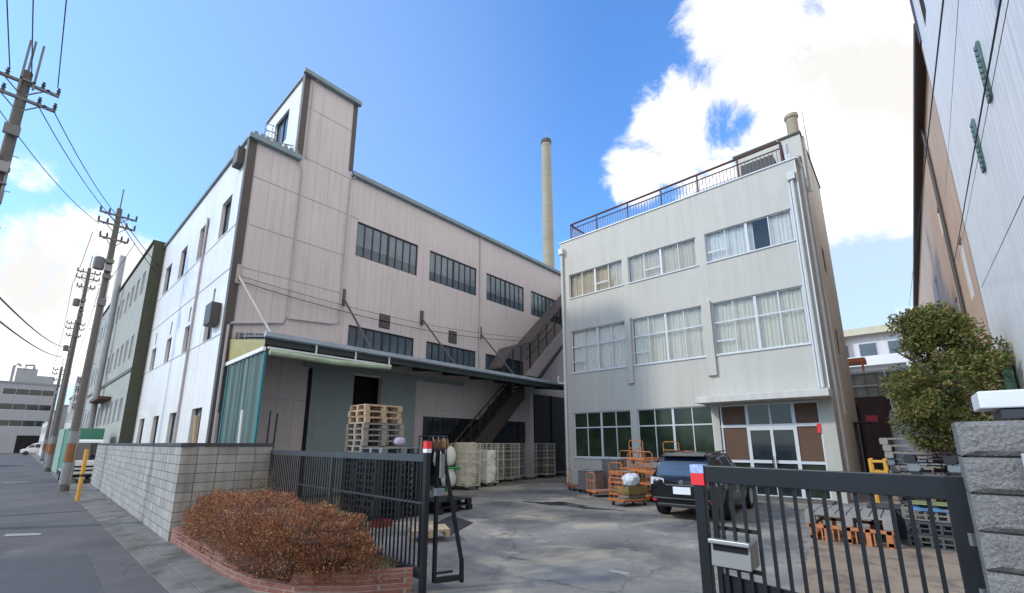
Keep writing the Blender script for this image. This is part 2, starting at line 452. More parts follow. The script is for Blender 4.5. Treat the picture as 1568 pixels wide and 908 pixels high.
# ------------------------------------------------------------------ ground, road
def groundmat(name, c, cracks=0, patches=None, rough=.9, fine=.16, big=.16, sc1=.35):
    M = bpy.data.materials.new(name); M.use_nodes = True
    t = M.node_tree; b = t.nodes['Principled BSDF']
    g = t.nodes.new('ShaderNodeNewGeometry'); pos = g.outputs['Position']
    def noise(s, d=6, r=.6, dist=0):
        n = t.nodes.new('ShaderNodeTexNoise'); n.inputs['Scale'].default_value = s; n.inputs['Detail'].default_value = d; n.inputs['Roughness'].default_value = r
        n.inputs['Distortion'].default_value = dist; t.links.new(pos, n.inputs['Vector']); return n
    def rng(x, a, b_, lo, hi):
        n = t.nodes.new('ShaderNodeMapRange'); t.links.new(x, n.inputs[0]); n.inputs[1].default_value = a; n.inputs[2].default_value = b_; n.inputs[3].default_value = lo; n.inputs[4].default_value = hi; return n.outputs[0]
    def mm(x, y):
        n = t.nodes.new('ShaderNodeMath'); n.operation = 'MULTIPLY'; t.links.new(x, n.inputs[0]); t.links.new(y, n.inputs[1]); return n.outputs[0]
    f = mm(rng(noise(sc1, 7, .6, .6).outputs['Fac'], .3, .7, 1-big, 1+big), rng(noise(90, 3).outputs['Fac'], .3, .7, 1-fine, 1+fine))
    f = mm(f, rng(noise(2.2, 6, .7).outputs['Fac'], .3, .7, .9, 1.1))
    if cracks:
        v = t.nodes.new('ShaderNodeTexVoronoi'); v.feature = 'DISTANCE_TO_EDGE'; v.inputs['Scale'].default_value = .42
        nn_ = noise(1.5, 6, .65); ad = t.nodes.new('ShaderNodeVectorMath'); ad.operation = 'MULTIPLY_ADD'
        t.links.new(nn_.outputs['Color'], ad.inputs[0]); ad.inputs[1].default_value = (.9, .9, 0); t.links.new(pos, ad.inputs[2]); t.links.new(ad.outputs[0], v.inputs['Vector'])
        cm = t.nodes.new('ShaderNodeMath'); cm.operation = 'MULTIPLY_ADD'
        t.links.new(mm(rng(v.outputs['Distance'], .0, .010, 1, 0), rng(noise(.55, 4).outputs['Fac'], .42, .56, 0, 1)), cm.inputs[0]); cm.inputs[1].default_value = -cracks; cm.inputs[2].default_value = 1
        f = mm(f, cm.outputs[0])
    sc2 = t.nodes.new('ShaderNodeVectorMath'); sc2.operation = 'SCALE'; sc2.inputs[0].default_value = c; t.links.new(f, sc2.inputs['Scale'])
    out = sc2.outputs[0]
    if patches:
        for pc, s_, lo, hi in patches:
            mxn = t.nodes.new('ShaderNodeMix'); mxn.data_type = 'RGBA'
            t.links.new(rng(noise(s_, 7, .65, .4).outputs['Fac'], lo, hi, 0, 1), mxn.inputs['Factor'])
            t.links.new(out, mxn.inputs['A'])
            s3 = t.nodes.new('ShaderNodeVectorMath'); s3.operation = 'SCALE'; s3.inputs[0].default_value = pc; t.links.new(f, s3.inputs['Scale'])
            t.links.new(s3.outputs[0], mxn.inputs['B']); out = mxn.outputs['Result']
    t.links.new(out, b.inputs['Base Color']); b.inputs['Roughness'].default_value = rough
    bn = t.nodes.new('ShaderNodeBump'); bn.inputs['Strength'].default_value = .35; bn.inputs['Distance'].default_value = .01
    t.links.new(noise(70, 3).outputs['Fac'], bn.inputs['Height']); t.links.new(bn.outputs[0], b.inputs['Normal'])
    return M
def sheet(name, poly, z, m_):
    o = MB().add([(x, y, z) for x, y in poly], [tuple(range(len(poly)))]).build(name, m_); return struct(o)
sheet('ground', [(-900, -900), (900, -900), (900, 900), (-900, 900)], -.02, groundmat('ground_mat', (.17, .165, .16)))
sheet('road', [(-2.3, -60), (1.78, -60), (1.82, 9), (2.05, 40), (2.6, 138), (-2.3, 138)], -.004, groundmat('asphalt', (.092, .086, .083), .45, [((.064, .062, .063), .22, .5, .60), ((.125, .118, .11), .6, .56, .72), ((.05, .048, .047), 1.3, .62, .72)]))
sheet('cross_road', [(-60, 138), (60, 138), (60, 149), (-60, 149)], -.004, groundmat('asphalt_far', (.11, .11, .115)))
M_gutc = groundmat('gutter_concrete', (.17, .163, .15), .3, [((.075, .07, .055), 1.2, .45, .65), ((.12, .105, .05), 2.2, .58, .7)])
g = B()
for i in range(90):
    y0 = -14+i*.6
    xa = 1.80 if y0 < 9 else 1.80+(y0-9)*.0075
    g.box(xa, xa+.30, y0, y0+.594, -.02, .006 + rnd.uniform(-.002, .002)); g.box(xa+.306, xa+.78, y0, y0+.594, -.02, .02+rnd.uniform(-.003, .003))
struct(g.build('gutter', M_gutc, bevel=.006))
sheet('road_patch', [(-1.8, 4.5), (1.1, 5.0), (1.25, 12.1), (.3, 12.6), (-1.8, 12.2)], .0, groundmat('asphalt_new', (.070, .070, .074), 0, None))
sheet('road_marking', [(.16, 15.5), (.72, 15.1), (.76, 15.4), (.2, 15.85)], .004, mat('road_paint', (.30, .29, .28), .7, var=.25, sc_=8))
sheet('road_marking', [(-.1, 36.2), (.85, 36.2), (.85, 36.6), (-.1, 36.6)], .004, MC['road_paint'])
sheet('road_joint', [(-2.2, 20.2), (1.9, 19.3), (1.9, 19.6), (-2.2, 20.6)], .0005, groundmat('joint_tar', (.05, .052, .056)))
M_yard = groundmat('yard_concrete', (.215, .20, .178), .6, [((.115, .112, .108), .30, .47, .60), ((.35, .31, .235), .45, .49, .62), ((.065, .062, .058), .9, .62, .72), ((.38, .35, .30), 1.7, .62, .72)], fine=.24, big=.30)
sheet('yard_ground', [(2.58, -12), (60, -12), (60, 18), (2.58, 18)], 0.0, M_yard)
M_dirt = groundmat('brown_dirt', (.31, .225, .15), 0, [((.135, .10, .08), 1.6, .48, .66), ((.28, .21, .16), 3.0, .55, .7)], fine=.35, big=.25)
sheet('dirt_ground', [(12.5, 1.98), (8.1, 1.5), (5.5, 1.15), (4.6, .6), (4.6, -6), (16, -6), (16, -.4), (14, 1.2)], .004, M_dirt)
# wet patch
pts = []
for i in range(26):
    a = 2*math.pi*i/26; r = 1+.35*math.sin(3*a+1)+.2*math.sin(7*a)
    pts.append((13.05+.42*r*math.cos(a)*(1.0), 9.15+1.35*r*math.sin(a)))
wet = mat('wet_concrete', (.035, .036, .037), .25, var=.2)
sheet('wet_patch', pts, .004, wet)
tag(B().add([(7.0, 8.1, .004), (8.5, 8.9, .004), (8.85, 10.2, .004), (7.3, 9.3, .004), (7.0, 8.1, .016), (8.5, 8.9, .016), (8.85, 10.2, .016), (7.3, 9.3, .016)],
    [(0, 1, 2, 3), (4, 5, 6, 7), (0, 1, 5, 4), (1, 2, 6, 5), (2, 3, 7, 6), (3, 0, 4, 7)]).build('steel_plate', mat('dark_steel_plate', (.03, .03, .032), .55, var=.2)), 'dark flat steel plate lying on the yard concrete just inside the left gate', 'plate')

# ------------------------------------------------------------------ window helper
def window(parent, axis, c, inw, u0, u1, z0, z1, cols, transoms=(), fm=None, pm=None, fw_=.045, fd=.06, rec=.10, thick=None, curtain=None, low=None, name='window', sill=None):
    """frame (part) with its panes, curtain and sill (sub-parts) set in an opening of the wall"""
    fm = fm or M_frame; pm = pm or M_dglass
    def bx(mb, a, b, e, g_, d0, d1):
        p, q = sorted((c+inw*d0, c+inw*d1))
        return mb.box(p, q, a, b, e, g_) if axis == 'x' else mb.box(a, b, p, q, e, g_)
    f_ = B()
    bx(f_, u0, u1, z0, z0+fw_, rec-fd, rec); bx(f_, u0, u1, z1-fw_, z1, rec-fd, rec)
    bx(f_, u0, u0+fw_, z0+fw_, z1-fw_, rec-fd, rec); bx(f_, u1-fw_, u1, z0+fw_, z1-fw_, rec-fd, rec)
    n = cols
    for i in range(1, n):
        u = u0+(u1-u0)*i/n
        w = thick if (thick and i*2 == n) else fw_*.8
        bx(f_, u-w/2, u+w/2, z0+fw_, z1-fw_, rec-fd-(.012 if thick and i*2 == n else .004), rec-.004)
    for tz in transoms:
        bx(f_, u0+fw_, u1-fw_, tz-fw_*.6, tz+fw_*.6, rec-fd-.008, rec-.008)
    fr = f_.build(name, fm, parent)
    if low is not None:
        zl, lm_ = low
        bx(B(), u0+fw_*.5, u1-fw_*.5, zl, z1-fw_*.5, rec-.02, rec-.014).build('pane', pm, fr)
        bx(B(), u0+fw_*.5, u1-fw_*.5, z0+fw_*.5, zl, rec-.02, rec-.014).build('pane', lm_, fr)
    else:
        bx(B(), u0+fw_*.5, u1-fw_*.5, z0+fw_*.5, z1-fw_*.5, rec-.02, rec-.014).build('pane', pm, fr)
    if curtain is not None:
        cu = B(); n = int((u1-u0)/.045); pa = []
        gap = curtain if isinstance(curtain, tuple) else None
        for i in range(n+1):
            u = u0+(u1-u0)*i/n
            d = rec+.13+.028*math.sin(i*1.9)+.018*math.sin(i*.63+u)
            pa.append((u, d))
        for i in range(n):
            um = (pa[i][0]+pa[i+1][0])/2
            if gap and gap[0] < um < gap[1]: continue
            q = []
            for (u, d), z in ((pa[i], z0), (pa[i+1], z0), (pa[i+1], z1), (pa[i], z1)):
                q.append((c+inw*d, u, z) if axis == 'x' else (u, c+inw*d, z))
            cu.add(q, [(0, 1, 2, 3)])
        cu.build('curtain', [M_curt, M_curt2, M_curt3][int(u0*3+z0) % 3], fr, smooth=True)
    if sill:
        bx(B(), u0-.04, u1+.04, z0-.06, z0-.002, -.05, rec-.01).build('sill', sill, fr)
    return fr

# ------------------------------------------------------------------ factory
FX, FY = 4.56, 18.0
fac = thing('factory_building', 'large pink grey clad factory with a tower, left of the yard, canopy along its front', 'factory', (FX, FY, 0))
upw = [(9.36, 12.86), (13.65, 17.17), (18.02, 21.61), (22.35, 25.9)]
low_ = [(9.30, 12.86), (13.64, 17.2), (18.0, 21.5)]
holes = [(a, b, 10.65, 12.38) for a, b in upw]+[(a, b, 5.95, 7.29) for a, b in low_]+[(9.71, 11.08, 0.0, 5.05), (13.62, 21.67, .15, 3.40)]
w = B()
w.facade('y', FY, FX, 30, 0, 14.2, [h for h in holes], .16, 1)
w.facade('y', FY, 8.83, 30, 14.2, 14.62, [], .1, 1)
w.facade('y', FY, 6.38, 8.83, 14.2, 18.45, [], .1, 1)
w.add([(8.83, FY, 14.4), (8.83, 23, 14.4), (8.83, 23, 18.45), (8.83, FY, 18.45)], [(0, 1, 2, 3)])
w.add([(30, FY, 0), (30, 34, 0), (30, 34, 14.62), (30, FY, 14.62)], [(0, 1, 2, 3)])
w.build('front_wall', M_front, fac)
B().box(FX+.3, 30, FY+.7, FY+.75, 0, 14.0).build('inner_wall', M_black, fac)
fy = [(19.6, 20.95), (22.85, 24.4), (26.75, 28.1), (30.2, 31.7)]
sh = [(a, b, 10.62, 12.32) for a, b in fy]
l2 = [(19.75, 20.95), (23.4, 24.42), (27.0, 28.08), (30.6, 31.8)]
sh += [(a, b, 6.1, 7.36) for a, b in l2]
sl = [20.05, 23.72, 27.4, 31.0]
sh += [(a, a+.32, 7.55, 8.25) for a in sl]
l1 = [(19.57, 21.0), (23.5, 24.8), (27.0, 28.3), (30.55, 32.0)]
sh += [(a, b, 1.4, 3.4) for a, b in l1]
s_ = B().facade('x', FX, FY, 34.5, 0, 14.2, sh, .22, 1)
s_.facade('x', 6.38, FY, 22.7, 14.2, 18.45, [(19.7, 21.4, 16.0, 17.7)], .2, 1)
s_.build('street_wall', M_side, fac)
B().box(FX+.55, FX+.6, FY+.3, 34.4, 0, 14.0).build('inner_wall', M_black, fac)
B().box(FX-.08, FX+.22, FY-.035, FY+.0, 1.9, 14.2).box(FX-.08, FX-.0, FY, FY+.22, 1.9, 14.2).build('corner_trim', M_brown, fac)
B().box(6.30, 6.56, FY-.035, FY+0, 14.42, 18.4).box(6.30, 6.378, FY, FY+.2, 14.42, 18.4).box(8.70, 8.9, FY-.035, FY+.0, 14.75, 18.4).build('tower_trim', M_brown, fac)
# seams
sm = B()
for z, a, b in ((12.52, FX+.22, 8.8), (10.46, FX+.22, 8.8), (8.66, FX+.22, 8.8), (14.36, 6.5, 8.83), (16.88, 6.56, 8.7), (12.5, 8.83, 9.4)):
    sm.box(a, b, FY-.012, FY-.001, z-.016, z+.016)
for z in (10.53, 8.67, 6.06):
    sm.box(FX-.014, FX-.001, FY+.23, 34.3, z-.02, z+.02)
for zz in (3.75, ):
    sm.box(5.2, 7.8, FY-.012, FY-.001, zz-.018, zz+.018); sm.box(13.1, 21.7, FY-.012, FY-.001, zz-.018, zz+.018)
sm.build('panel_seam', M_seam, fac)
# roof edges with corrugated ends
def saw(mb, x0, x1, y0, y1, z, st, h):
    x = x0
    while x < x1-.01:
        mb.prism([(x, z), (x+st, z), (x+st*.72, z+h), (x+st*.28, z+h)], 'y', y0, y1); x += st
rf = B(); rf.box(FX-.02, 6.36, FY+.06, 34.4, 14.2, 14.27); saw(rf, FX, 6.36, FY-.12, 34.3, 14.27, .23, .17)
rf.box(8.9, 30, FY+.06, 34, 14.62, 14.69); saw(rf, 8.95, 29.9, FY-.16, 33.5, 14.69, .25, .07)
rf.box(6.30, 8.86, FY+.06, 22.7, 18.45, 18.52); saw(rf, 6.3, 8.86, FY-.2, 22.7, 18.52, .22, .08)
rf.build('roof', M_roof, fac)
gt = B()
gt.prism([(FY-.02, 14.02), (FY-.2, 14.05), (FY-.22, 14.24), (FY-.02, 14.24)], 'x', FX-.12, 6.5)
gt.prism([(FY-.02, 14.50), (FY-.2, 14.53), (FY-.22, 14.72), (FY-.02, 14.72)], 'x', 8.86, 30)
gt.prism([(FY-.04, 18.36), (FY-.22, 18.38), (FY-.24, 18.56), (FY-.04, 18.56)], 'x', 6.2, 9.0)
gt.box(FX-.1, FX-.002, FY-.1, 34.5, 14.16, 14.3)
gt.build('roof_gutter', M_gut, fac)
# windows of the front
for a, b in upw: window(fac, 'y', FY, 1, a, b, 10.65, 12.38, 8, (), pm=M_wglass, low=(11.22, M_wglassd), fw_=.05, rec=.11, thick=.10)
for a, b in low_: window(fac, 'y', FY, 1, a, b, 5.95, 7.29, 8, (), pm=M_wglassd, fw_=.05, rec=.11, thick=.08)
window(fac, 'y', FY, 1, 13.62, 21.67, .15, 3.4, 12, (2.6,), pm=M_dglass, rec=.11)
for a, b in fy: window(fac, 'x', FX, 1, a, b, 10.62, 12.32, 2, (), pm=M_wglassd, fw_=.06, rec=.2)
for a, b in l2: window(fac, 'x', FX, 1, a, b, 6.1, 7.36, 2, (), pm=M_wglass, fw_=.06, rec=.2)
for a in sl: window(fac, 'x', FX, 1, a, a+.32, 7.55, 8.25, 1, (), pm=M_dglass, rec=.2)
for a, b in l1: window(fac, 'x', FX, 1, a, b, 1.4, 3.4, 2, (), pm=M_wglass, fw_=.06, rec=.2)
window(fac, 'x', 6.38, 1, 19.7, 21.4, 16.0, 17.7, 2, (), pm=M_wglassd, rec=.16)
# louvre vents
for a in (10.81, 15.12):
    f_ = B().box(a, a+.58, FY-.03, FY-.002, 7.47, 8.15).build('vent', M_frame, fac)
    v = B()
    for k in range(7): v.beam((a+.04, FY-.045, 7.54+k*.085), (a+.54, FY-.045, 7.54+k*.085), .035, .02)
    v.build('louvre', M_pipeg, f_)
# hoods on the street wall
B().box(4.29, FX-.003, 18.6, 19.2, 13.2, 13.95).build('duct_hood', mat('dark_hood', (.07, .065, .066), .6), fac, bevel=.02)
B().box(4.22, FX-.003, 18.9, 19.7, 6.5, 7.35).build('duct_hood', MC['dark_hood'], fac, bevel=.02)
# sliding door of the loading bay
d = B().box(7.85, 9.71, FY-.09, FY-.03, .05, 5.12).box(11.08, 13.05, FY-.09, FY-.03, .05, 5.18).build('sliding_door', M_door, fac)
B().box(7.5, 16.2, FY-.2, FY-.1, 5.14, 5.34).build('door_track', M_door, d)
B().box(7.72, 7.84, FY-.06, FY-.004, 0, 5.1).build('door_post', M_black, fac)
B().box(22.2, 29.8, FY-.3, FY-.05, 0, 5.2).box(24, 29.8, FY-.35, FY-.3, 0, 5.2).build('dark_bay_panel', mat('navy_bay_panel', (.010, .012, .017), .7, lines=[('Z', .11, 0, .015, .5)]), fac)  # near-black ribbed panel added to stand in for the dark recess
B().box(21.7, 22.05, FY-.34, FY-.01, 0, 5.2).build('column', M_front, fac)
# downpipes
dp = B()
dp.tube([(6.45, FY-.1, 14.05), (6.5, FY-.12, 13.85), (6.62, FY-.07, 13.65), (6.62, FY-.07, 7.0), (6.5, FY-.07, 6.75), (6.2, FY-.07, 6.72)], .035)
dp.tube([(6.2, FY-.07, 6.72), (4.7, FY-.07, 6.40), (4.62, FY-.07, 6.3), (4.62, FY-.07, .1)], .05)
dp.tube([(9.05, FY-.1, 14.52), (8.9, FY-.07, 14.4), (8.83, FY-.07, 14.2), (8.83, FY-.07, 7.25), (8.5, FY-.07, 7.15), (6.7, FY-.07, 7.0)], .035)
dp.tube([(6.78, FY-.12, 18.36), (6.72, FY-.07, 18.2), (6.72, FY-.07, 14.3)], .04)
dp.tube([(17.42, FY-.08, 14.5), (17.42, FY-.08, 5.9)], .04)
dp.tube([(FX-.06, 22.95, 12.4), (FX-.06, 22.95, .2)], .05)
dp.build('downpipe', mat('siding_pipe', (.45, .42, .43), .5), fac, smooth=True)
# ladder hoops on the low roof
ld = B()
for i in range(4):
    z = 14.7+i*.32
    ld.tube([(5.5+.25*math.cos(a), 19.0+.25*math.sin(a), z) for a in [k*math.pi/8 for k in range(17)]], .016, 5)
for a in range(4): ld.tube([(5.5+.25*math.cos(a*1.57), 19.0+.25*math.sin(a*1.57), 14.3), (5.5+.25*math.cos(a*1.57), 19.0+.25*math.sin(a*1.57), 15.68)], .016, 5)
ld.tube([(5.3, 19.2, 15.1), (6.33, 18.6, 15.05)], .025, 6); ld.tube([(5.3, 19.2, 14.3), (5.3, 19.2, 15.1)], .03, 6)
ld.build('roof_ladder', M_gut, fac)

# loading canopy
can = B()
can.prism([(FY-.02, 5.98), (15.06, 5.50), (15.06, 5.44), (FY-.02, 5.92)], 'x', 4.95, 23.5)
canopy = can.build('loading_canopy', mat('canopy_sheet', (.12, .13, .14), .6), fac)
cg = B(); cg.prism([(15.05, 5.62), (14.9, 5.60), (14.92, 5.46), (15.05, 5.42)], 'x', 4.92, 23.6)
cg.build('canopy_gutter', M_gutl, canopy)
cb_ = B(); cb_.box(4.97, 23.4, 15.1, 15.22, 5.22, 5.42)
for i in range(10): cb_.prism([(FY-.05, 5.9), (15.2, 5.42), (15.2, 5.26), (FY-.05, 5.6)], 'x', 5.0+i*1.95, 5.1+i*1.95)
cb_.build('canopy_beam', mat('dark_green_steel', (.03, .045, .04), .6), canopy)
bl = [((4.72, FY-.05, 8.3), (5.35, 15.55, 5.62)), ((8.92, FY-.05, 8.45), (9.0, 15.3, 5.62)), ((13.25, FY-.05, 8.42), (13.6, 15.5, 5.62)), ((17.5, FY-.05, 8.42), (17.7, 15.4, 5.62))]
for i, (a, b) in enumerate(bl):
    br = B().tube([a, b], .045).box(a[0]-.08, a[0]+.08, FY-.1, FY-.005, a[2]-.35, a[2]+.4)
    br.build('brace_rod', mat('pale_rod', (.40, .37, .33), .6) if i == 0 else mat('dark_rod', (.085, .07, .075), .6), canopy)
# canopy side: yellow tarp, white bar, teal curtain
st = B().add([(4.72, FY-.1, 5.78), (4.97, 15.08, 5.36), (4.97, 15.08, 5.12), (4.75, FY-.1, 4.95)], [(0, 1, 2, 3)])
st.build('yellow_side_sheet', M_yel, canopy)
B().beam((4.72, 17.95, 4.84), (4.97, 15.05, 5.06), .09, .13).build('side_bar', M_white, canopy)
tcv = B(); n = 60; rows = []
for k in range(2):
    rows.append([(4.76+.25*i/n+.035*math.sin(i*.9)+.02*math.sin(i*2.3), 17.75-2.65*i/n, (4.78+.22*i/n) if k else .3) for i in range(n+1)])
tcv.loft(rows, cap=False, closed=False)
tcv.build('teal_curtain', M_teal, canopy, smooth=True)
B().box(4.98, 5.04, 15.02, 15.14, .3, 4.95).box(4.72, 4.8, 17.62, 17.72, .3, 4.75).build('curtain_edge', M_tealb, canopy)
ro = B().tube([(5.1, 14.98, 4.96), (7.3, 15.0, 4.93), (9.62, 15.0, 5.03)], .115, 10)
ro.build('rolled_awning', M_awn, canopy, smooth=True)
B().box(5.05, 9.65, 14.93, 15.06, 5.06, 5.12).box(6.6, 6.65, 14.98, 15.03, 5.1, 5.46).box(8.1, 8.15, 14.98, 15.03, 5.1, 5.46).box(9.55, 9.6, 14.98, 15.03, 5.1, 5.46).build('awning_rail', M_alu, canopy)
rub = B()
for k in range(14):
    a = 4.9+k*.19; rub.box(a*.25+3.55, a*.25+3.7, 17.8-k*.19, 17.95-k*.19, 5.78-k*.02, 6.05-k*.03) if k % 3 else None
rub.build('broken_flashing', mat('rubble_grey', (.16, .15, .15), .9, var=.3, sc_=6), canopy)
# exterior stair
M_strf = mat('stair_roof', (.085, .072, .07), .6, var=.2)
M_strb = mat('stair_steel', (.042, .031, .029), .6)
stair = B()
prof = [(18.15, 6.43), (19.1, 7.73), (20.75, 8.32), (26.6, 13.68)]
YA, YB = 16.85, 17.85
for (xa, za), (xb, zb) in zip(prof, prof[1:]):
    stair.prism([(xa, za), (xb, zb), (xb, zb-.12), (xa, za-.12)], 'y', YA-.05, YB+.05)
so = stair.build('stair_roof', M_strf, fac)
ss = B()
ss.prism([(20.25, 6.12), (27.6, 12.8), (27.6, 11.85), (21.4, 6.12)], 'y', YA-.06, YA)
ss.build('stair_stringer', mat('pinkish_steel', (.36, .31, .32), .6, var=.05), so)
sb = B()
sb.prism([(21.4, 6.12), (27.6, 11.85), (27.6, 11.6), (21.8, 6.12)], 'y', YA-.08, YB)
for i in range(8):
    x = 20.75+i*.88; zl = 6.55+(x-20.25)*.905; zr = 8.32+(x-20.75)*.916
    sb.box(x-.035, x+.035, YA-.04, YA+.02, zl-.3, zr-.1)
sb.beam((20.35, YA-.02, 7.1), (27, YA-.02, 13.1), .05, .06); sb.beam((20.45, YA-.02, 7.73), (27, YA-.02, 13.66), .04, .05)
for x, z0, z1 in ((18.35, 5.9, 6.6), (19.15, 5.9, 7.6), (19.9, 5.9, 7.9), (20.75, 5.9, 8.2)): sb.box(x-.035, x+.035, YA-.04, YA+.02, z0, z1)
sb.build('stair_railing', M_strb, so)
B().box(18.0, 21.5, YA-.1, YB+.1, 5.92, 6.05).build('stair_landing', M_strb, so)
lf = B()
for yy in (YA-.1, YB-.06): lf.prism([(14.7, .95), (20.1, 5.88), (20.1, 4.7), (15.95, .9), (15.1, .12), (13.8, .12)], 'y', yy, yy+.06)
for i in range(20): lf.box(14.3+i*.29, 14.58+i*.29, YA-.03, YB-.07, .45+i*.265, .49+i*.265)
yy = YA-.07
lf.beam((14.2, yy, 1.73), (19.2, yy, 6.17), .05, .07)
for i in range(8): lf.box(14.5+i*.63, 14.54+i*.63, yy-.02, yy+.02, .55+i*.55, 2.0+i*.55)
lf.build('lower_stair', M_strb, so)

# ------------------------------------------------------------------ office
OX = 20.05
off = thing('office_building', 'three storey grey white office block with a roof railing at the back of the yard', 'office', (OX, 8, 0))
WA, WB_, WC = (10.0, 13.32), (6.22, 9.67), (2.38, 5.81)
oh = [(a, b, 10.15, 11.55) for a, b in (WA, WB_, WC)]+[(a, b, 5.85, 8.2) for a, b in (WA, WB_, WC)]+[(WA[0], WA[1], 1.36, 3.67), (WB_[0], WB_[1], 1.36, 3.67), (2.42, 5.95, 0, 3.67)]
B().facade('x', OX, 1.98, 13.86, 0, 13.66, oh, .22, 1).build('front_wall', M_office, off)
iw = B()
iw.box(OX+.9, OX+.95, 2.0, 13.8, 0, 13.5)
for z in (4.4, 9.0, 13.4): iw.box(OX+.25, OX+.9, 2.0, 13.8, z, z+.1)
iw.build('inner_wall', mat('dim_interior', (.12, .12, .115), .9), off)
sd = B().facade('y', 1.98, OX, 29.9, 0, 13.66, [(25.2, 26.2, 10.3, 11.6), (25.4, 26.3, 6.2, 7.4)], .15, 1)
sd.facade('y', 1.98, 23.5, 29.9, 13.66, 16.9, [], .1, 1)
sd.add([(29.9, 1.98, 0), (29.9, 13.86, 0), (29.9, 13.86, 13.66), (29.9, 1.98, 13.66)], [(0, 1, 2, 3)])
sd.add([(OX, 13.86, 0), (29.9, 13.86, 0), (29.9, 13.86, 13.66), (OX, 13.86, 13.66)], [(0, 1, 2, 3)])
sd.build('side_wall', M_offdk, off)
pe = B().add([(23.5, 1.98, 13.66), (23.5, 4.9, 13.66), (23.5, 4.9, 16.9), (23.5, 1.98, 16.9)], [(0, 1, 2, 3)])
pe.add([(23.5, 4.9, 13.66), (29.9, 4.9, 13.66), (29.9, 4.9, 16.9), (23.5, 4.9, 16.9)], [(0, 1, 2, 3)])
pe.build('penthouse_wall', M_office, off)
B().box(23.42, 29.98, 1.93, 4.98, 16.9, 17.0).build('penthouse_cap', M_brown, off)
for a in (25.2,): window(off, 'y', 1.98, 1, a, a+1.0, 10.3, 11.6, 2, (), fm=M_frame)
window(off, 'y', 1.98, 1, 25.4, 26.3, 6.2, 7.4, 2, (), fm=M_frame)
B().box(OX+.2, 29.9, 2.1, 13.8, 13.4, 13.6).build('roof', M_roof, off)
B().box(OX-.05, OX+.25, 1.93, 13.91, 13.66, 13.72).box(OX+.25, 29.9, 13.66, 13.91, 13.66, 13.72).box(OX+.25, 23.4, 1.93, 2.2, 13.66, 13.72).build('parapet_cap', M_alu, off)
for (a, b), gp in ((WA, True), (WB_, True), (WC, (4.2-.9, 4.2-.35))): window(off, 'x', OX, 1, a, b, 10.15, 11.55, 4, (), fm=M_alu, pm=M_glass, fw_=.045, rec=.13, thick=.10, curtain=gp, sill=M_alu)
for a, b in (WA, WB_, WC): window(off, 'x', OX, 1, a, b, 5.85, 8.2, 4, (7.28,), fm=M_alu, pm=M_glass, fw_=.05, rec=.13, thick=.10, curtain=True, sill=M_alu)
for a, b in (WA, WB_): window(off, 'x', OX, 1, a, b, 1.36, 3.67, 4, (2.88,), fm=M_alu, pm=M_glassg, fw_=.05, rec=.13, thick=.10, sill=M_alu)
# narrow sliding-pane rails in three windows
for a, z0, z1, zz in ((4.95, 10.2, 11.5, 10.62), (8.0, 10.2, 11.5, 10.62), (10.9, 10.2, 11.5, 10.62), (5.0, 5.9, 7.25, 6.45), (8.85, 5.9, 7.25, 6.45), (12.55, 5.9, 7.25, 6.45)):
    B().box(OX+.06, OX+.10, a-.02, a+.80, zz-.03, zz+.03).build('sash_rail', M_alu, off)
# pilasters
for y0, y1 in ((9.69, 9.98), (5.83, 6.2)): B().box(OX-.13, OX-.003, y0, y1, 4.95, 8.32).build('pilaster', M_office, off, bevel=.01)
# entrance
ef = B()
for y in (2.44, 3.24, 3.30, 4.06, 4.86, 4.92, 5.88): ef.box(OX+.05, OX+.15, y-.03, y+.03, 0, 3.64)
ef.box(OX+.045, OX+.155, 2.42, 5.95, 2.70, 2.82); ef.box(OX+.045, OX+.155, 2.42, 5.95, 3.58, 3.66)
ef.box(OX+.045, OX+.155, 2.42, 3.27, 1.30, 1.40); ef.box(OX+.045, OX+.155, 4.89, 5.95, 1.30, 1.40)
ef.box(OX+.045, OX+.155, 2.42, 5.95, 0, .10)
ef.box(OX+.045, OX+.155, 3.27, 4.89, 1.30, 1.42); ef.box(OX+.045, OX+.155, 3.27, 4.89, 2.58, 2.7); ef.box(OX+.04, OX+.16, 4.02, 4.12, 0, 2.7)
ent = ef.build('entrance_frame', M_alu, off)
B().box(OX+.09, OX+.10, 3.28, 4.88, .1, 2.6).box(OX+.09, OX+.10, 3.3, 4.86, 2.82, 3.58).build('door_pane', M_dglass, ent)
B().box(OX+.09, OX+.10, 2.46, 3.22, 1.4, 2.70).box(OX+.09, OX+.10, 4.95, 5.86, 1.4, 2.70).box(OX+.09, OX+.10, 2.46, 3.22, 2.82, 3.58).box(OX+.09, OX+.10, 4.95, 5.86, 2.82, 3.58).build('blind', M_blind, ent)
B().box(OX+.09, OX+.10, 2.46, 3.22, .1, 1.3).box(OX+.09, OX+.10, 4.95, 5.86, .1, 1.3).build('low_pane', M_glassg, ent)
B().tube([(OX+.0, 4.0, .95), (OX-.02, 4.0, 1.0), (OX-.02, 4.0, 1.55), (OX, 4.0, 1.6)], .02).tube([(OX, 4.14, .95), (OX-.02, 4.14, 1.0), (OX-.02, 4.14, 1.55), (OX, 4.14, 1.6)], .02).build('door_handle', M_frame, ent)
B().box(18.95, OX-.003, 1.93, 6.5, 3.70, 3.97).build('entrance_canopy', mat('canopy_cream', (.62, .60, .55), .6, var=.05, streak=.2), off, bevel=.02)
B().box(OX-.01, OX+.04, 2.44, 2.56, 2.44, 2.78).build('red_notice', M_red, off)
B().box(OX-1.0, OX-.005, 2.3, 6.0, 0, .07).build('entrance_step', M_conc, off, bevel=.01)
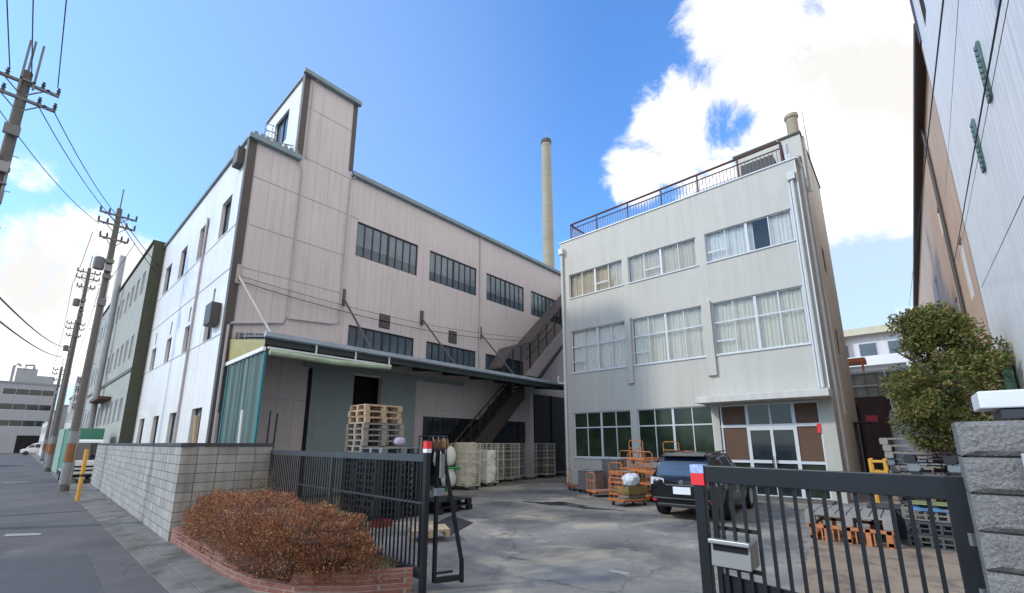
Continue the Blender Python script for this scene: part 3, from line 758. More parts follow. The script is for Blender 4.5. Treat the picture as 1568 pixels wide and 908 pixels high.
# downpipes
dp = B()
dp.tube([(OX-.1, 13.72, 12.9), (OX-.1, 13.72, .05)], .075); dp.box(OX-.24, OX-.004, 13.58, 13.86, 12.9, 13.25)
dp.tube([(OX-.1, 2.18, 12.7), (OX-.1, 2.18, 4.1)], .07); dp.box(OX-.24, OX-.004, 2.05, 2.32, 12.7, 13.05)
dp.tube([(OX-.08, 13.8, 5.3), (OX-.2, 14.1, 5.35), (OX-.2, 14.1, 5.75)], .06)
dp.tube([(OX+.05, 1.9, 13.7), (OX+.5, 1.88, 13.4), (OX+.5, 1.88, .1)], .06)
dp.tube([(OX+2.4, 1.9, 8.6), (OX+2.4, 1.88, 3.2)], .05)
dp.build('downpipe', M_pipe, off, smooth=True)
B().box(OX-.06, OX-.002, 1.98, 2.02, 4.1, 13.6).box(OX-.05, OX-.002, 2.28, 2.33, 4.1, 12.7).build('corner_strip', M_alu, off)
cnd = B().tube([(OX+.2, 1.9, 13.8), (OX+.6, 1.85, 14.0), (OX+.8, 1.85, 13.8), (OX+.9, 1.85, 11.0), (OX+1.2, 1.87, 7.9)], .05)
cnd.build('conduit', M_pipeg, off, smooth=True)
# roof railing
rl = B()
xr = OX+.25
rl.tube([(xr, 13.25, 14.78), (xr, 2.45, 14.82)], .055, 8); rl.tube([(xr, 13.25, 14.5), (xr, 2.45, 14.52)], .03, 6)
for y in (13.25, 11.5, 9.6, 7.75, 5.95, 4.15, 2.45): rl.tube([(xr, y, 13.7), (xr, y, 14.8)], .04, 6)
rl.tube([(xr, 13.25, 14.78), (27, 13.25, 14.78)], .055, 8)
for x in (22, 24, 26): rl.tube([(x, 13.25, 13.7), (x, 13.25, 14.8)], .04, 6)
rl.prism([(xr, 14.8), (xr+.1, 14.8), (xr+1.0, 13.7), (xr+.6, 13.7)], 'y', 2.4, 2.48)
rail = rl.build('roof_railing', M_rust, off, smooth=True)
bars = B()
y = 13.15
while y > 2.5:
    bars.box(xr-.012, xr+.012, y-.012, y+.012, 13.7, 14.5); y -= .155
for i in range(40): bars.box(xr+.2+i*.16, xr+.224+i*.16, 13.24, 13.264, 13.7, 14.7)
bars.build('railing_bar', mat('railing_bar_paint', (.16, .10, .10), .6), rail)
hut = B().box(21.3, 23.2, 2.9, 4.25, 13.6, 15.0).build('roof_hut', mat('dark_hut', (.05, .055, .055), .6), off)
B().box(21.6, 23.0, 4.35, 6.5, 13.6, 14.75).box(21.6, 23.0, 2.3, 2.7, 13.6, 14.9).build('hut_panel', mat('hut_white', (.62, .63, .62), .5, lines=[('Y', .14, 0, .03, .3)]), hut)
an = B()
for k in range(7):
    an.tube([(23, 3.2+.25*k, 15.0), (23, 3.3+.25*k, 15.35+.1*math.sin(k)), (23, 3.55+.25*k, 15.1)], .015, 5)
an.build('roof_wire', M_gal, hut)
B().tube([(26, 2.45, 16.9), (26, 2.45, 19.55)], .27, 14).lathe([(.27, 19.45), (.33, 19.5), (.33, 19.68), (.27, 19.7)], (26, 2.45, 0), 14).build('boiler_flue', mat('tan_flue', (.34, .29, .20), .8, var=.12), off, smooth=True)
B().tube([(22.2, 2.5, 14.4), (22.2, 2.5, 15.75)], .13, 10).tube([(22.1, 2.75, 14.4), (22.1, 2.75, 16.2)], .02, 6).build('vent_stack', M_gal, off, smooth=True)
B().tube([(27, 2.0, 17), (27, 2.0, 20.3)], .02, 5).tube([(27.3, 2.0, 17), (27.3, 2.0, 19.6)], .015, 5).build('lightning_rod', M_gal, off)
tr = B()
tr.tube([(23.9, 1.9, 16.9), (23.9, 1.9, 13.9)], .06)
tr.build('penthouse_pipe', M_pipe, off, smooth=True)
B().box(26.9, 27.9, 1.90, 1.975, 0, 3.0).box(26.6, 28.2, 1.3, 1.975, 3.02, 3.08).build('side_door', M_brown, off)

# ------------------------------------------------------------------ tall chimney
ch = thing('chimney_stack', 'tall slender concrete chimney rising behind the factory roof', 'chimney', (60, 44.1, 0))
pf = [(1.27-.37*z/59, z) for z in range(0, 60, 3)]+[(.9, 58.4)]
B().lathe(pf, (60, 44.1, 0), 20).build('shaft', mat('chimney_concrete', (.36, .335, .26), .85, var=.10, sc_=.4, lines=[('Z', 3.2, 0, .06, .22)]), ch, smooth=True)
B().lathe([(.9, 58.3), (1.0, 58.4), (1.0, 59.1), (.75, 59.2)], (60, 44.1, 0), 20).build('rim', mat('chimney_soot', (.11, .105, .085), .9), ch, smooth=True)
B().tube([(60, 44.1, 59), (60, 44.1, 61.4)], .04, 5).build('lightning_rod', M_gal, ch)

# ------------------------------------------------------------------ street wall, gates, pillar
def wallseg(mb, a, b, t, z0, z1):
    a, b = Vector((*a, 0)), Vector((*b, 0)); d = (b-a).normalized(); n_ = Vector((-d.y, d.x, 0))*t/2
    P = [a-n_, b-n_, b+n_, a+n_]
    mb.add([(p.x, p.y, z0) for p in P]+[(p.x, p.y, z1) for p in P], [(0, 3, 2, 1), (4, 5, 6, 7), (0, 1, 5, 4), (1, 2, 6, 5), (2, 3, 7, 6), (3, 0, 4, 7)])
bw = thing('block_wall', 'grey concrete block wall with a dark cap running along the street', 'wall', (2.58, 12.05, 0))
b_ = B(); wallseg(b_, (2.585, 11.97), (3.09, 32.2), .15, 0, 1.98); wallseg(b_, (2.662, 12.05), (4.42, 12.05), .15, 0, 1.979)
b_.build('wall', M_block, bw)
b_ = B(); wallseg(b_, (2.582, 11.93), (3.09, 32.23), .19, 1.984, 2.07); wallseg(b_, (2.678, 12.05), (4.44, 12.05), .19, 1.983, 2.068)
b_.build('cap', M_cap, bw, bevel=.01)
wd = B(); rg0 = random.Random(21)
for i in range(900):
    t_ = rg0.random()**1.2; x, y = 2.585+.505*t_-.10-abs(rg0.gauss(0, .06)), 11.97+20.2*t_
    if math.sin(y*2.1)+math.sin(y*.77+1) < .1: continue
    p = Vector((x, y, .02)); d = Vector((rg0.gauss(0, .05), rg0.gauss(0, .05), rg0.uniform(.02, .12)))
    wd.add([p+Vector((0, -.006, 0)), p+Vector((0, .006, 0)), p+d], [(0, 1, 2)])
wo_ = wd.build('weeds', leafmat('weed_blade', [(0, (.10, .10, .03)), (.6, (.22, .18, .07)), (1, (.30, .24, .10))], .8, .2)); struct(wo_, 'stuff')
tag(wo_, 'sparse dry weeds in the joint between gutter and block wall', 'weeds')
# poles standing behind the wall
for i, (x, y, h, r, c_) in enumerate([(3.1, 13.2, 2.75, .05, M_wood), (3.55, 13.4, 2.85, .04, M_woodg), (4.05, 13.3, 2.95, .03, M_white), (4.62, 13.0, 2.95, .022, M_black), (4.8, 13.1, 2.9, .022, M_black)]):
    p_ = B().tube([(x, y, 0), (x+.08*(i-2)*.6, y+.1, h)], r, 8).build('timber_post' if i < 2 else 'metal_rod', c_, org=(x, y, 0), smooth=True)
    tag(p_, ['pale timber post leaning behind the block wall', 'grey weathered timber post leaning behind the block wall', 'white rod standing behind the block wall by the teal curtain', 'black thin rod standing upright where wall meets sliding gate', 'black thin rod slanting right where wall meets sliding gate'][i], 'post' if i < 2 else 'rod')
# brick planter + hedge
plp = [(2.60, 11.9), (2.60, 8.2), (2.68, 7.35), (2.95, 6.55), (3.5, 5.95), (4.12, 5.55)]
pl = thing('brick_planter', 'low red brick planter kerb curving in front of the block wall', 'planter', (2.7, 8, 0))
b_ = B()
for a, b in zip(plp, plp[1:]): wallseg(b_, a, b, .12, 0, .31)
for a in plp[1:-1]: b_.lathe([(.0605, 0), (.0605, .309)], (a[0], a[1], 0), 10)
b_.build('brick_kerb', M_brick, pl)
so_ = B().add([(2.66, 11.9, .24), (2.66, 8.2, .24), (2.74, 7.4, .24), (3.0, 6.6, .24), (3.55, 6.0, .24), (4.1, 5.65, .24), (4.1, 11.9, .24)], [(0, 1, 2, 3, 4, 5, 6)])
so_.build('soil', groundmat('planter_soil', (.09, .075, .05), 0, [((.25, .21, .11), 3, .5, .65)], fine=.4), pl)
def leaf(mb, p, s, rg, n=None, asp=.5):
    d = Vector((rg.gauss(0, 1), rg.gauss(0, 1), rg.gauss(0, 1)))
    if n is not None: d = d*.6+n
    d.normalize()
    a = d.cross(Vector((rg.gauss(0, 1), rg.gauss(0, 1), rg.gauss(0, 1)))).normalized(); b = d.cross(a)
    # leaf blade along d with width b
    w_ = s*asp
    mb.add([p, p+d*s*.5+b*w_*.5, p+d*s, p+d*s*.5-b*w_*.5], [(0, 1, 2, 3)])
rg = random.Random(3)
hd = thing('hedge', 'clipped reddish brown hedge mounded in the brick planter by the gate', 'hedge', (3.3, 9, 0))
def hedge_r(a, ph):  # bumpy clipped mound
    return 1+.05*math.sin(5*a+2)*math.cos(3*ph)+.035*math.sin(11*a+4*ph)+.03*math.sin(17*ph+3*a)
HC, HR = Vector((3.28, 8.70, .14)), Vector((.98, 3.15, .98))
def kerb_x(y):
    for (xa, ya), (xb, yb) in zip(plp, plp[1:]):
        if yb <= y <= ya: return xa+(xb-xa)*(ya-y)/(ya-yb)
    return 4.12 if y < 5.55 else 2.6
def hedge_pt(a, ph, k):
    c = Vector((math.copysign(abs(math.cos(a))**.75, math.cos(a))*math.cos(ph)**.36, math.copysign(abs(math.sin(a))**.75, math.sin(a))*math.cos(ph)**.36, math.sin(ph)**.7 if ph > 0 else 0))
    h = .84+.16*min(1, max(0, (HC.y+c.y*HR.y-5.8)/4.2))
    rr = hedge_r(a, ph)*k
    q = HC+Vector((c.x*HR.x*rr, c.y*HR.y*rr, c.z*HR.z*rr*h))
    lim = kerb_x(q.y)-.02-.20*min(1, max(0, (q.z-.14)/.22))
    if q.x < lim: q.x = lim+(q.x-lim)*.12
    if q.x > 4.1: q.x = 4.1+(q.x-4.1)*.3
    return q, c
core = B(); rings = []
for j in range(9):
    ph = R(90)*j/8*.985
    rings.append([hedge_pt(2*math.pi*i/28, ph, .79)[0] for i in range(28)])
core.loft(rings)
core.build('inner_core', mat('hedge_core', (.075, .038, .024), 1, var=.3, sc_=12), hd)  # solid dark core filling the hedge behind the leaves
lm = B()
for i in range(78000):
    a = rg.uniform(0, 2*math.pi); ph = math.asin(rg.uniform(.0, 1)) if i % 2 else math.pi/2*(1-rg.random()**1.0*.8)
    p, c = hedge_pt(a, ph, 1.0)
    nv = mnoise.noise(p*3.1)+.6*mnoise.noise(p*8.3+Vector((5, 1, 2)))
    if nv < -.42 and rg.random() < .75: continue
    k = .89+.055*max(-1, min(1, nv))+rg.uniform(-.05, .05)+(rg.random() < .03)*.06
    p, c = hedge_pt(a, ph, k)
    leaf(lm, p, rg.uniform(.016, .052), rg, Vector((c.x, c.y, c.z+.35))*.8, rg.uniform(.25, .5))
lm.build('foliage', leafmat('hedge_leaf', [(0, (.10, .045, .028)), (.3, (.26, .095, .05)), (.58, (.40, .16, .085)), (.84, (.50, .25, .135)), (.94, (.36, .28, .12)), (1, (.17, .17, .055))], .7, .15), hd)
tw = B()
for i in range(900):
    a = rg.uniform(0, 2*math.pi); ph = math.asin(rg.uniform(.1, 1)); p, c = hedge_pt(a, ph, .93)
    q = p+Vector((c.x*.4+rg.gauss(0, .4), c.y*.4+rg.gauss(0, .4), c.z+.4)).normalized()*rg.uniform(.06, .17)
    tw.tube([p, q], .0026, 3)
tw.build('twig', mat('twig', (.10, .055, .035), .9), hd)
# dry grass at the hedge end
dg = B()
for i in range(500):
    x, y = rg.uniform(3.55, 4.05), rg.uniform(5.75, 7.0)
    if y < 6.75-1.25*(x-2.9)+.0: continue
    p = Vector((x, y, .24)); t_ = Vector((rg.gauss(0, .07), rg.gauss(0, .07), rg.uniform(.06, .26)))
    dg.add([p+Vector((-.004, 0, 0)), p+Vector((.004, 0, 0)), p+t_], [(0, 1, 2)])
o = dg.build('dry_grass', leafmat('dry_grass_blade', [(0, (.30, .24, .10)), (.6, (.42, .34, .17)), (1, (.20, .19, .07))], .8, .2)); struct(o, 'stuff'); o['label'] = 'dry straw coloured grass at the end of the brick planter by the gate post'; o['category'] = 'grass'
# bare weed by the wall end
sh_ = thing('bare_shrub', 'bare twiggy shrub by the end of the block wall behind the hedge', 'shrub', (4.1, 11.2, 0))
bs = B()
for i in range(38):
    p = Vector((4.0+rg.gauss(0, .12), 11.2+rg.gauss(0, .25), .2)); q = p+Vector((rg.gauss(0, .25), rg.gauss(0, .3), rg.uniform(.6, 1.35)))
    mid = (p+q)/2+Vector((rg.gauss(0, .06), rg.gauss(0, .06), 0)); bs.tube([p, mid, q], .006, 4, .002)
    for k in range(5):
        s0 = mid.lerp(q, rg.random()); bs.tube([s0, s0+Vector((rg.gauss(0, .12), rg.gauss(0, .12), rg.uniform(.02, .2)))], .003, 3)
bs.build('branch', mat('dry_twig', (.16, .115, .075), .9), sh_)
lf2 = B()
for i in range(260):
    leaf(lf2, Vector((4.0+rg.gauss(0, .22), 11.2+rg.gauss(0, .35), rg.uniform(.4, 1.3))), .05, rg)
lf2.build('foliage', leafmat('weed_leaf', [(0, (.13, .10, .05)), (1, (.24, .18, .10))]), sh_)

# left sliding gate
gl_ = thing('sliding_gate', 'long black barred sliding gate standing open behind the hedge', 'gate', (4.2, 8.3, 0))
GA, GB = Vector((4.24, 5.48, 0)), Vector((4.40, 11.9, 0))
gd = (GB-GA).normalized()
f_ = B()
f_.beam(GA+Vector((0, 0, 1.84)), GB+Vector((0, 0, 1.84)), .07, .11); f_.beam(GA+Vector((0, 0, .22)), GB+Vector((0, 0, .22)), .07, .14)
f_.beam(GA+Vector((0, 0, 1.18)), GB+Vector((0, 0, 1.18)), .02, .03)
for t_ in (0, .48, 1): 
    p = GA.lerp(GB, t_); f_.beam(p+Vector((0, 0, .15)), p+Vector((0, 0, 1.89)), .07)
f_.build('frame', mat('gate_rail_grey', (.045, .05, .056), .4, var=.15), gl_)
bb = B(); n = 58
for i in range(1, n):
    p = GA.lerp(GB, i/n); bb.beam(p+Vector((0, 0, .28)), p+Vector((0, 0, 1.79)), .022)
bb.build('bar', M_steel, gl_)
wl = B()
for t_ in (.08, .5, .92):
    p = GA.lerp(GB, t_); wl.lathe([(.03, -.03), (.07, -.03), (.07, .03), (.03, .03)], (p.x, p.y, .08), 12, 'x')
wl.build('wheel', M_rub, gl_)
# gate post with red tape + guide frame
gp = thing('gate_post', 'tall black gate post with red and white tape at the end of the sliding gate', 'post', (4.28, 5.36, 0))
B().box(4.19, 4.27, 5.42, 5.50, 0, 2.06).box(4.10, 4.18, 5.30, 5.38, 0, 2.10).build('post', M_steel, gp, bevel=.004)
B().box(4.095, 4.185, 5.295, 5.385, 1.98, 2.085).build('red_tape', M_red, gp)
B().box(4.096, 4.184, 5.296, 5.384, 1.92, 1.977).build('white_tape', M_white, gp)
gf = thing('gate_guide_frame', 'black A shaped steel guide frame standing in the yard beside the gate post', 'frame', (4.55, 5.3, 0))
f_ = B()
f_.beam((4.36, 5.36, .1), (4.36, 5.36, 1.98), .05); f_.beam((4.40, 5.30, 1.98), (4.74, 5.20, .35), .05); f_.beam((4.74, 5.20, .38), (4.74, 5.19, .06), .05)
f_.beam((4.36, 5.36, .13), (4.76, 5.18, .13), .07); f_.beam((4.34, 5.37, 1.97), (4.42, 5.30, 1.97), .05)
f_.beam((4.36, 5.36, .22), (4.62, 5.26, .22), .03); f_.lathe([(.0, -.03), (.05, -.03), (.05, .03), (0, .03)], (4.56, 5.28, 1.25), 10, 'y')
f_.build('frame', M_steel, gf, bevel=.003)
B().box(4.30, 4.44, 5.27, 5.40, 1.30, 1.40).box(4.35, 4.40, 5.24, 5.30, 1.55, 1.9).build('roller_box', M_plasg, gf)

# right swing gate with mailbox
gr = thing('swing_gate', 'black barred swing gate hung on the stone pillar at right', 'gate', (3.95, .6, 0))
A_, Bq = Vector((4.10, 1.43, 0)), Vector((3.915, -.155, 0))
f_ = B()
f_.beam(A_+Vector((0, 0, .05)), A_+Vector((0, 0, 1.86)), .085, .085, (1, 0, 0)); f_.beam(A_+Vector((0.02, -.10, .05)), A_+Vector((.02, -.10, 1.74)), .04, .06, (1, 0, 0))
f_.beam(Bq+Vector((0, 0, .05)), Bq+Vector((0, 0, 1.855)), .10, .09, (1, 0, 0))
f_.beam(A_+Vector((-.003, -.02, 1.795)), Bq+Vector((-.003, .02, 1.785)), .07, .14)
f_.beam(A_+Vector((0, 0, .14)), Bq+Vector((0, 0, .14)), .06, .1)
f_.build('frame', M_steel, gr, bevel=.005)
bb = B(); n = 16
for i in range(1, n):
    p = A_.lerp(Bq, .045+i*.93/n)
    bb.beam(p+Vector((0, 0, .18)), p+Vector((0, 0, 1.75)), .024)
bb.build('bar', M_steel, gr)
kp = B(); P0, P1 = A_.lerp(Bq, .05), A_.lerp(Bq, .97)
kp.beam(P0+Vector((.03, 0, .90)), P1+Vector((.03, 0, .84)), .02, .2); kp.beam(P0+Vector((.03, 0, 1.36)), A_.lerp(Bq, .27)+Vector((.03, 0, 1.36)), .025, .03); kp.beam(P0+Vector((.03, 0, 1.06)), A_.lerp(Bq, .27)+Vector((.03, 0, 1.06)), .025, .03)
kp.build('lower_panel', M_steel, gr)
B().box(4.045, 4.155, 1.375, 1.485, 1.70, 1.80).build('red_tape', M_red, gr)
B().box(4.044, 4.156, 1.374, 1.486, 1.80, 1.87).build('blue_white_tape', mat('blue_white_tape', (.35, .45, .75), .4, var=.5, sc_=30), gr)
B().beam((3.86, -.19, .35), (3.90, -.16, .35), .03, .10).beam((3.86, -.19, 1.5), (3.90, -.16, 1.5), .03, .07).beam((3.86, -.19, 1.2), (3.90, -.16, 1.2), .03, .07).build('hinge', M_polemet0, gr)
mbx = thing('mailbox', 'stainless steel letter box with a slot mounted between the swing gate bars', 'mailbox', (4.05, 1.2, 1.18))
mm_ = B(); mm_.prism([(3.96, 1.085), (4.20, 1.085), (4.20, 1.285), (3.985, 1.265)], 'y', 1.05, 1.345)
mm_.build('body', mat('stainless', (.25, .24, .22), .45, .6, var=.08), mbx, bevel=.006)
B().box(3.935, 4.0, 1.045, 1.35, 1.262, 1.292).build('lid', mat('stainless_bright', (.5, .5, .48), .35, .7), mbx, bevel=.004)
B().box(3.968, 3.98, 1.07, 1.325, 1.205, 1.25).build('slot', M_black, mbx)
tag(B().lathe([(.0, .90), (.035, .91), (.055, .95), (.045, .985), (0, 1.0)], (4.0, .66, 0), 7).build('paper_scrap', M_white, org=(0, 0, 0), smooth=False), 'crumpled white scrap caught on the lower panel of the swing gate', 'paper')

# stone gate pillar
sp_ = thing('gate_pillar', 'rough grey split block gate pillar at the right edge', 'pillar', (3.8, -.6, 0))
rows = 11
pb = B()
for i in range(rows):
    z0, z1 = i*.1985, i*.1985+.188
    n1, n2 = 14, 7
    # rough face grid
    yy0, yy1, xx = -1.75, -.195, 3.60
    grid = []
    for a in range(n1*2+1):
        for b in range(n2+1):
            e = min(a, n1*2-a, b, n2-b) == 0
            grid.append((xx+(.022 if e else -rg.uniform(.0, .007)-.004*math.sin(a*1.3+i*2)), yy1+(yy0-yy1)*a/(n1*2), z0+(z1-z0)*b/n2))
    fs = [(a*(n2+1)+b, (a+1)*(n2+1)+b, (a+1)*(n2+1)+b+1, a*(n2+1)+b+1) for a in range(n1*2) for b in range(n2)]
    pb.add(grid, fs)
    pb.add([(xx+.028, yy1, z0), (3.95, yy1, z0), (3.95, yy1, z1), (xx+.028, yy1, z1)], [(0, 1, 2, 3)])
    pb.add([(xx+.028, yy1, z1), (3.95, yy1, z1), (3.95, yy0, z1), (xx+.028, yy0, z1)], [(0, 1, 2, 3)])
    pb.box(xx+.05, 3.94, yy0+.01, yy1-.02, z0-.011, z0+.0)
pb.build('block', M_stone, sp_)
B().box(3.655, 3.94, -1.74, -.215, 0, 2.17).build('mortar', mat('pillar_mortar', (.05, .047, .045), .95), sp_)
B().box(3.545, 3.57, -.75, -.41, 1.52, 2.0).build('name_plate', mat('grey_plate', (.40, .41, .42), .4), sp_, bevel=.003)
B().box(3.54, 3.5445, -.75, -.42, 1.975, 2.005).build('plate_light', M_white, sp_)
wb = thing('white_box_canopy', 'white rounded box canopy standing behind the stone gate pillar', 'canopy', (5, -.8, 0))
B().box(5.0, 5.5, -1.6, -.425, 2.315, 2.45).build('canopy', M_white, wb, bevel=.012)
B().box(5.02, 5.5, -1.6, -.53, 2.24, 2.305).box(5.2, 5.3, -1.2, -1.1, 0, 2.24).box(5.2, 5.3, -.75, -.65, 0, 2.24).build('support', mat('dark_support', (.04, .045, .055), .5), wb)

# ------------------------------------------------------------------ right side buildings
wbd = thing('white_warehouse', 'white corrugated warehouse wall rising at the right edge', 'warehouse', (17.6, -2, 0))
B().facade('y', -2.0, 2, 17.6, 0, 19, [(15.55, 16.6, 14.1, 16.2), (15.5, 16.45, 3.15, 4.05), (12.7, 13.5, 13.6, 15.2)], .15, -1).add([(17.6, -2, 0), (17.6, -12, 0), (17.6, -12, 19), (17.6, -2, 19)], [(0, 1, 2, 3)]).build('wall', M_wwall, wbd)
B().box(17.45, 17.66, -2.06, -1.96, 14.6, 19).build('corner_trim', mat('navy_trim', (.03, .035, .06), .5), wbd)
window(wbd, 'y', -2.0, -1, 15.55, 16.6, 14.1, 16.2, 2, ()); window(wbd, 'y', -2.0, -1, 12.7, 13.5, 13.6, 15.2, 2, ())
lv = window(wbd, 'y', -2.0, -1, 15.5, 16.45, 3.15, 4.05, 1, ())
v = B()
for k in range(8): v.beam((15.54, -1.99, 3.2+k*.11), (16.41, -1.99, 3.2+k*.11), .03, .06)
v.build('louvre', mat('louvre_grey', (.10, .11, .14), .5), lv)
M_awg = mat('green_awning', (.09, .17, .155), .5, var=.15, lines=[('X', .14, 0, .03, .35)])
for x0, z in ((11.15, 8.35), (13.1, 7.85)):
    a_ = B().prism([(x0+.06, z), (x0+.30, z), (x0+.26, z+1.2), (x0, z+1.2)], 'y', -1.99, -1.95).build('green_shutter', M_awg, wbd)
    b2 = B()
    for k in range(9): b2.box(x0+.002, x0+.05, -1.945, -1.91, z+.02+k*.125, z+.09+k*.125)
    b2.build('shutter_edge', M_awg, a_)
B().box(8.6, 9.45, -1.99, -1.80, 9.1, 9.35).build('top_awning', MC['navy_trim'], wbd)
bgb = thing('beige_building', 'long beige rendered building with a brown eave beyond the white warehouse', 'building', (22, -2.5, 0))
B().facade('y', -2.25, 17.8, 61, 0, 15.3, [(21.2, 22.2, 7.0, 9.2), (26, 27, 6.2, 8.2), (33, 34.2, 9.5, 11.2), (42, 43.5, 8, 10), (50, 51.5, 8, 10), (25.5, 26.3, 11, 12.2)], .18, -1).add([(61, -2.25, 0), (61, -14, 0), (61, -14, 15.3), (61, -2.25, 15.3)], [(0, 1, 2, 3)]).build('wall', M_beige, bgb)
for a, b, e, g_ in [(21.2, 22.2, 7.0, 9.2), (26, 27, 6.2, 8.2), (33, 34.2, 9.5, 11.2), (42, 43.5, 8, 10), (50, 51.5, 8, 10), (25.5, 26.3, 11, 12.2)]:
    window(bgb, 'y', -2.25, -1, a, b, e, g_, 2, (), fm=M_alu, pm=M_wglassd)
B().box(17.7, 61.2, -2.3, -1.96, 15.3, 15.42).box(17.7, 61.2, -2.02, -1.93, 15.2, 15.5).build('eave', mat('brown_eave', (.075, .05, .038), .7), bgb)
B().box(17.62, 17.98, -2.24, -2.02, .2, 14.7).tube([(18.05, -2.12, 14.6), (18.05, -2.12, .3)], .06).build('downpipe', mat('brown_pipe', (.42, .27, .17), .6, var=.15), bgb, smooth=True)
B().tube([(24, -2.17, 15.2), (24, -2.17, 1)], .06).build('downpipe', MC['dark_brown_trim'], bgb, smooth=True)
scl = thing('school_building', 'white multi storey block with balconies far beyond the alley', 'building', (66, 2, 0))
B().box(66, 76, -14, 12, 0, 14.6).build('wall', mat('white_render', (.72, .70, .70), .7, var=.04, streak=.1), scl)
B().box(65.0, 76.5, -14.3, 12.3, 14.6, 15.4).build('roof', mat('cream_fascia', (.56, .52, .38), .7), scl)
for z in (10.9, 7.2, 3.6): B().box(65.0, 65.98, -13.9, 11.9, z, z+.25).box(65.0, 65.1, -13.9, 11.9, z+.25, z+1.1).build('balcony', M_white, scl)
for z in (12.1, 8.4, 4.8):
    for k in range(9):
        y = -11.5+k*2.6; f_ = B().box(65.92, 65.99, y, y+1.7, z-.6, z+1.6).build('window', M_alu, scl)
        B().box(65.90, 65.915, y+.08, y+1.62, z-.5, z+1.5).build('pane', mat('far_pane', (.12, .14, .16), .1), f_)
for y in (-1.2, 4.4, 10): B().box(64.9, 65.6, y, y+.5, 0, 14.6).build('pier', MC['white_render'], scl)
shd = thing('rusty_shed', 'low rusty brown shed with grey upper sheeting at the end of the alley', 'shed', (32, .3, 0))
B().box(32, 40, -1.95, 2.6, 0, 4.6).build('wall', mat('rusty_wall', (.085, .05, .043), .85, var=.25, sc_=1.5, streak=.4), shd)
B().box(31.95, 40, -1.9, 2.55, 4.62, 6.0).build('upper_sheet', mat('grey_sheet', (.30, .29, .25), .8, var=.2, lines=[('Y', .5, 0, .05, .3)]), shd)
B().box(31.85, 31.94, -1.9, 2.6, 5.95, 6.08).box(31.86, 31.94, -1.9, 2.6, 5.2, 5.3).build('eave_rail', M_gal, shd)
B().tube([(31.8, .62, 6.0), (31.8, .5, 3.2), (31.8, .35, 2.0)], .05).build('white_pipe', M_white, shd, smooth=True)
B().box(31.96, 31.99, 1.25, 1.75, 3.25, 3.6).build('red_sign', mat('faded_red', (.55, .07, .08), .6), shd)
B().box(33, 34.5, 1.4, 2.6, 6.8, 7.05).box(33, 33.1, 1.5, 1.6, 6, 6.8).box(33, 33.1, 2.4, 2.5, 6, 6.8).build('orange_sheet', mat('orange_sheet', (.60, .17, .06), .6), shd)
B().box(31.9, 31.99, 2.0, 2.5, 0, 4.2).build('doorway', M_black, shd)
tk = thing('white_tank', 'pale round storage tank half hidden beside the tree', 'tank', (25, .1, 0))
B().lathe([(.55, 0), (.55, 3.2), (.48, 3.45), (.2, 3.6), (0, 3.62)], (25, .05, 0), 20).build('shell', mat('tank_grey', (.55, .57, .57), .45, var=.08, streak=.2), tk, smooth=True)
tag(B().box(15.3, 15.8, -1.95, -1.78, 2.0, 4.2).build('green_sheet', mat('green_net', (.16, .28, .20), .8, var=.2, sc_=5), org=(15.5, -1.9, 0)), 'pale green sheet hanging against the white warehouse wall behind the tree', 'sheet')

# tree
tr_ = thing('tree', 'bushy olive green tree growing against the white warehouse', 'tree', (15.4, -.75, 0))
tk_ = B(); rg = random.Random(11)
tk_.tube([(15.4, -.75, 0), (15.45, -.8, 1.2), (15.35, -.75, 2.2), (15.3, -.8, 3.6)], .13, 8, .06)
for i in range(16):
    a = rg.uniform(0, 6.28); z = rg.uniform(1.6, 3.4); q = Vector((15.4+math.cos(a)*rg.uniform(.5, 1.2), -.78+math.sin(a)*rg.uniform(.4, .95), z+rg.uniform(.4, 1.4)))
    p = Vector((15.4, -.77, z)); tk_.tube([p, (p+q)/2+Vector((0, 0, .15)), q], .05, 6, .014)
tk_.build('trunk', mat('bark', (.09, .07, .055), .9, var=.25, sc_=10), tr_, smooth=True)
cl = []
for i in range(125):
    a = rg.uniform(0, 6.28); z = 1.85+3.55*rg.random()**.85; t_ = (z-1.9)/3.55
    rr = (1.42 if t_ < .45 else 1.42-(t_-.45)*1.75)*(.55+.45*min(1, t_*3.5))*(1+.22*math.sin(3*a+z*2))
    r_ = rr*rg.random()**.4
    cl.append((Vector((15.4+math.cos(a)*r_, -.70+math.sin(a)*r_*(.62 if math.sin(a) > 0 else .9), z+rg.gauss(0, .08))), rg.uniform(.14, .36)))
lv_ = B()
for c, r_ in cl:
    for k in range(int(330*r_*r_/.09)):
        d = Vector((rg.gauss(0, 1), rg.gauss(0, 1), rg.gauss(0, 1))).normalized()
        p = c+d*r_*rg.uniform(.5, 1.1)
        if p.y < -1.93: continue
        leaf(lv_, p, rg.uniform(.055, .125), rg, d*.5+Vector((0, 0, -.15)), .45)
lv_.build('crown', leafmat('tree_leaf', [(0, (.05, .06, .015)), (.3, (.13, .145, .035)), (.58, (.24, .21, .06)), (.82, (.36, .25, .09)), (.93, (.13, .22, .04)), (1, (.09, .17, .035))], .5, .4), tr_)

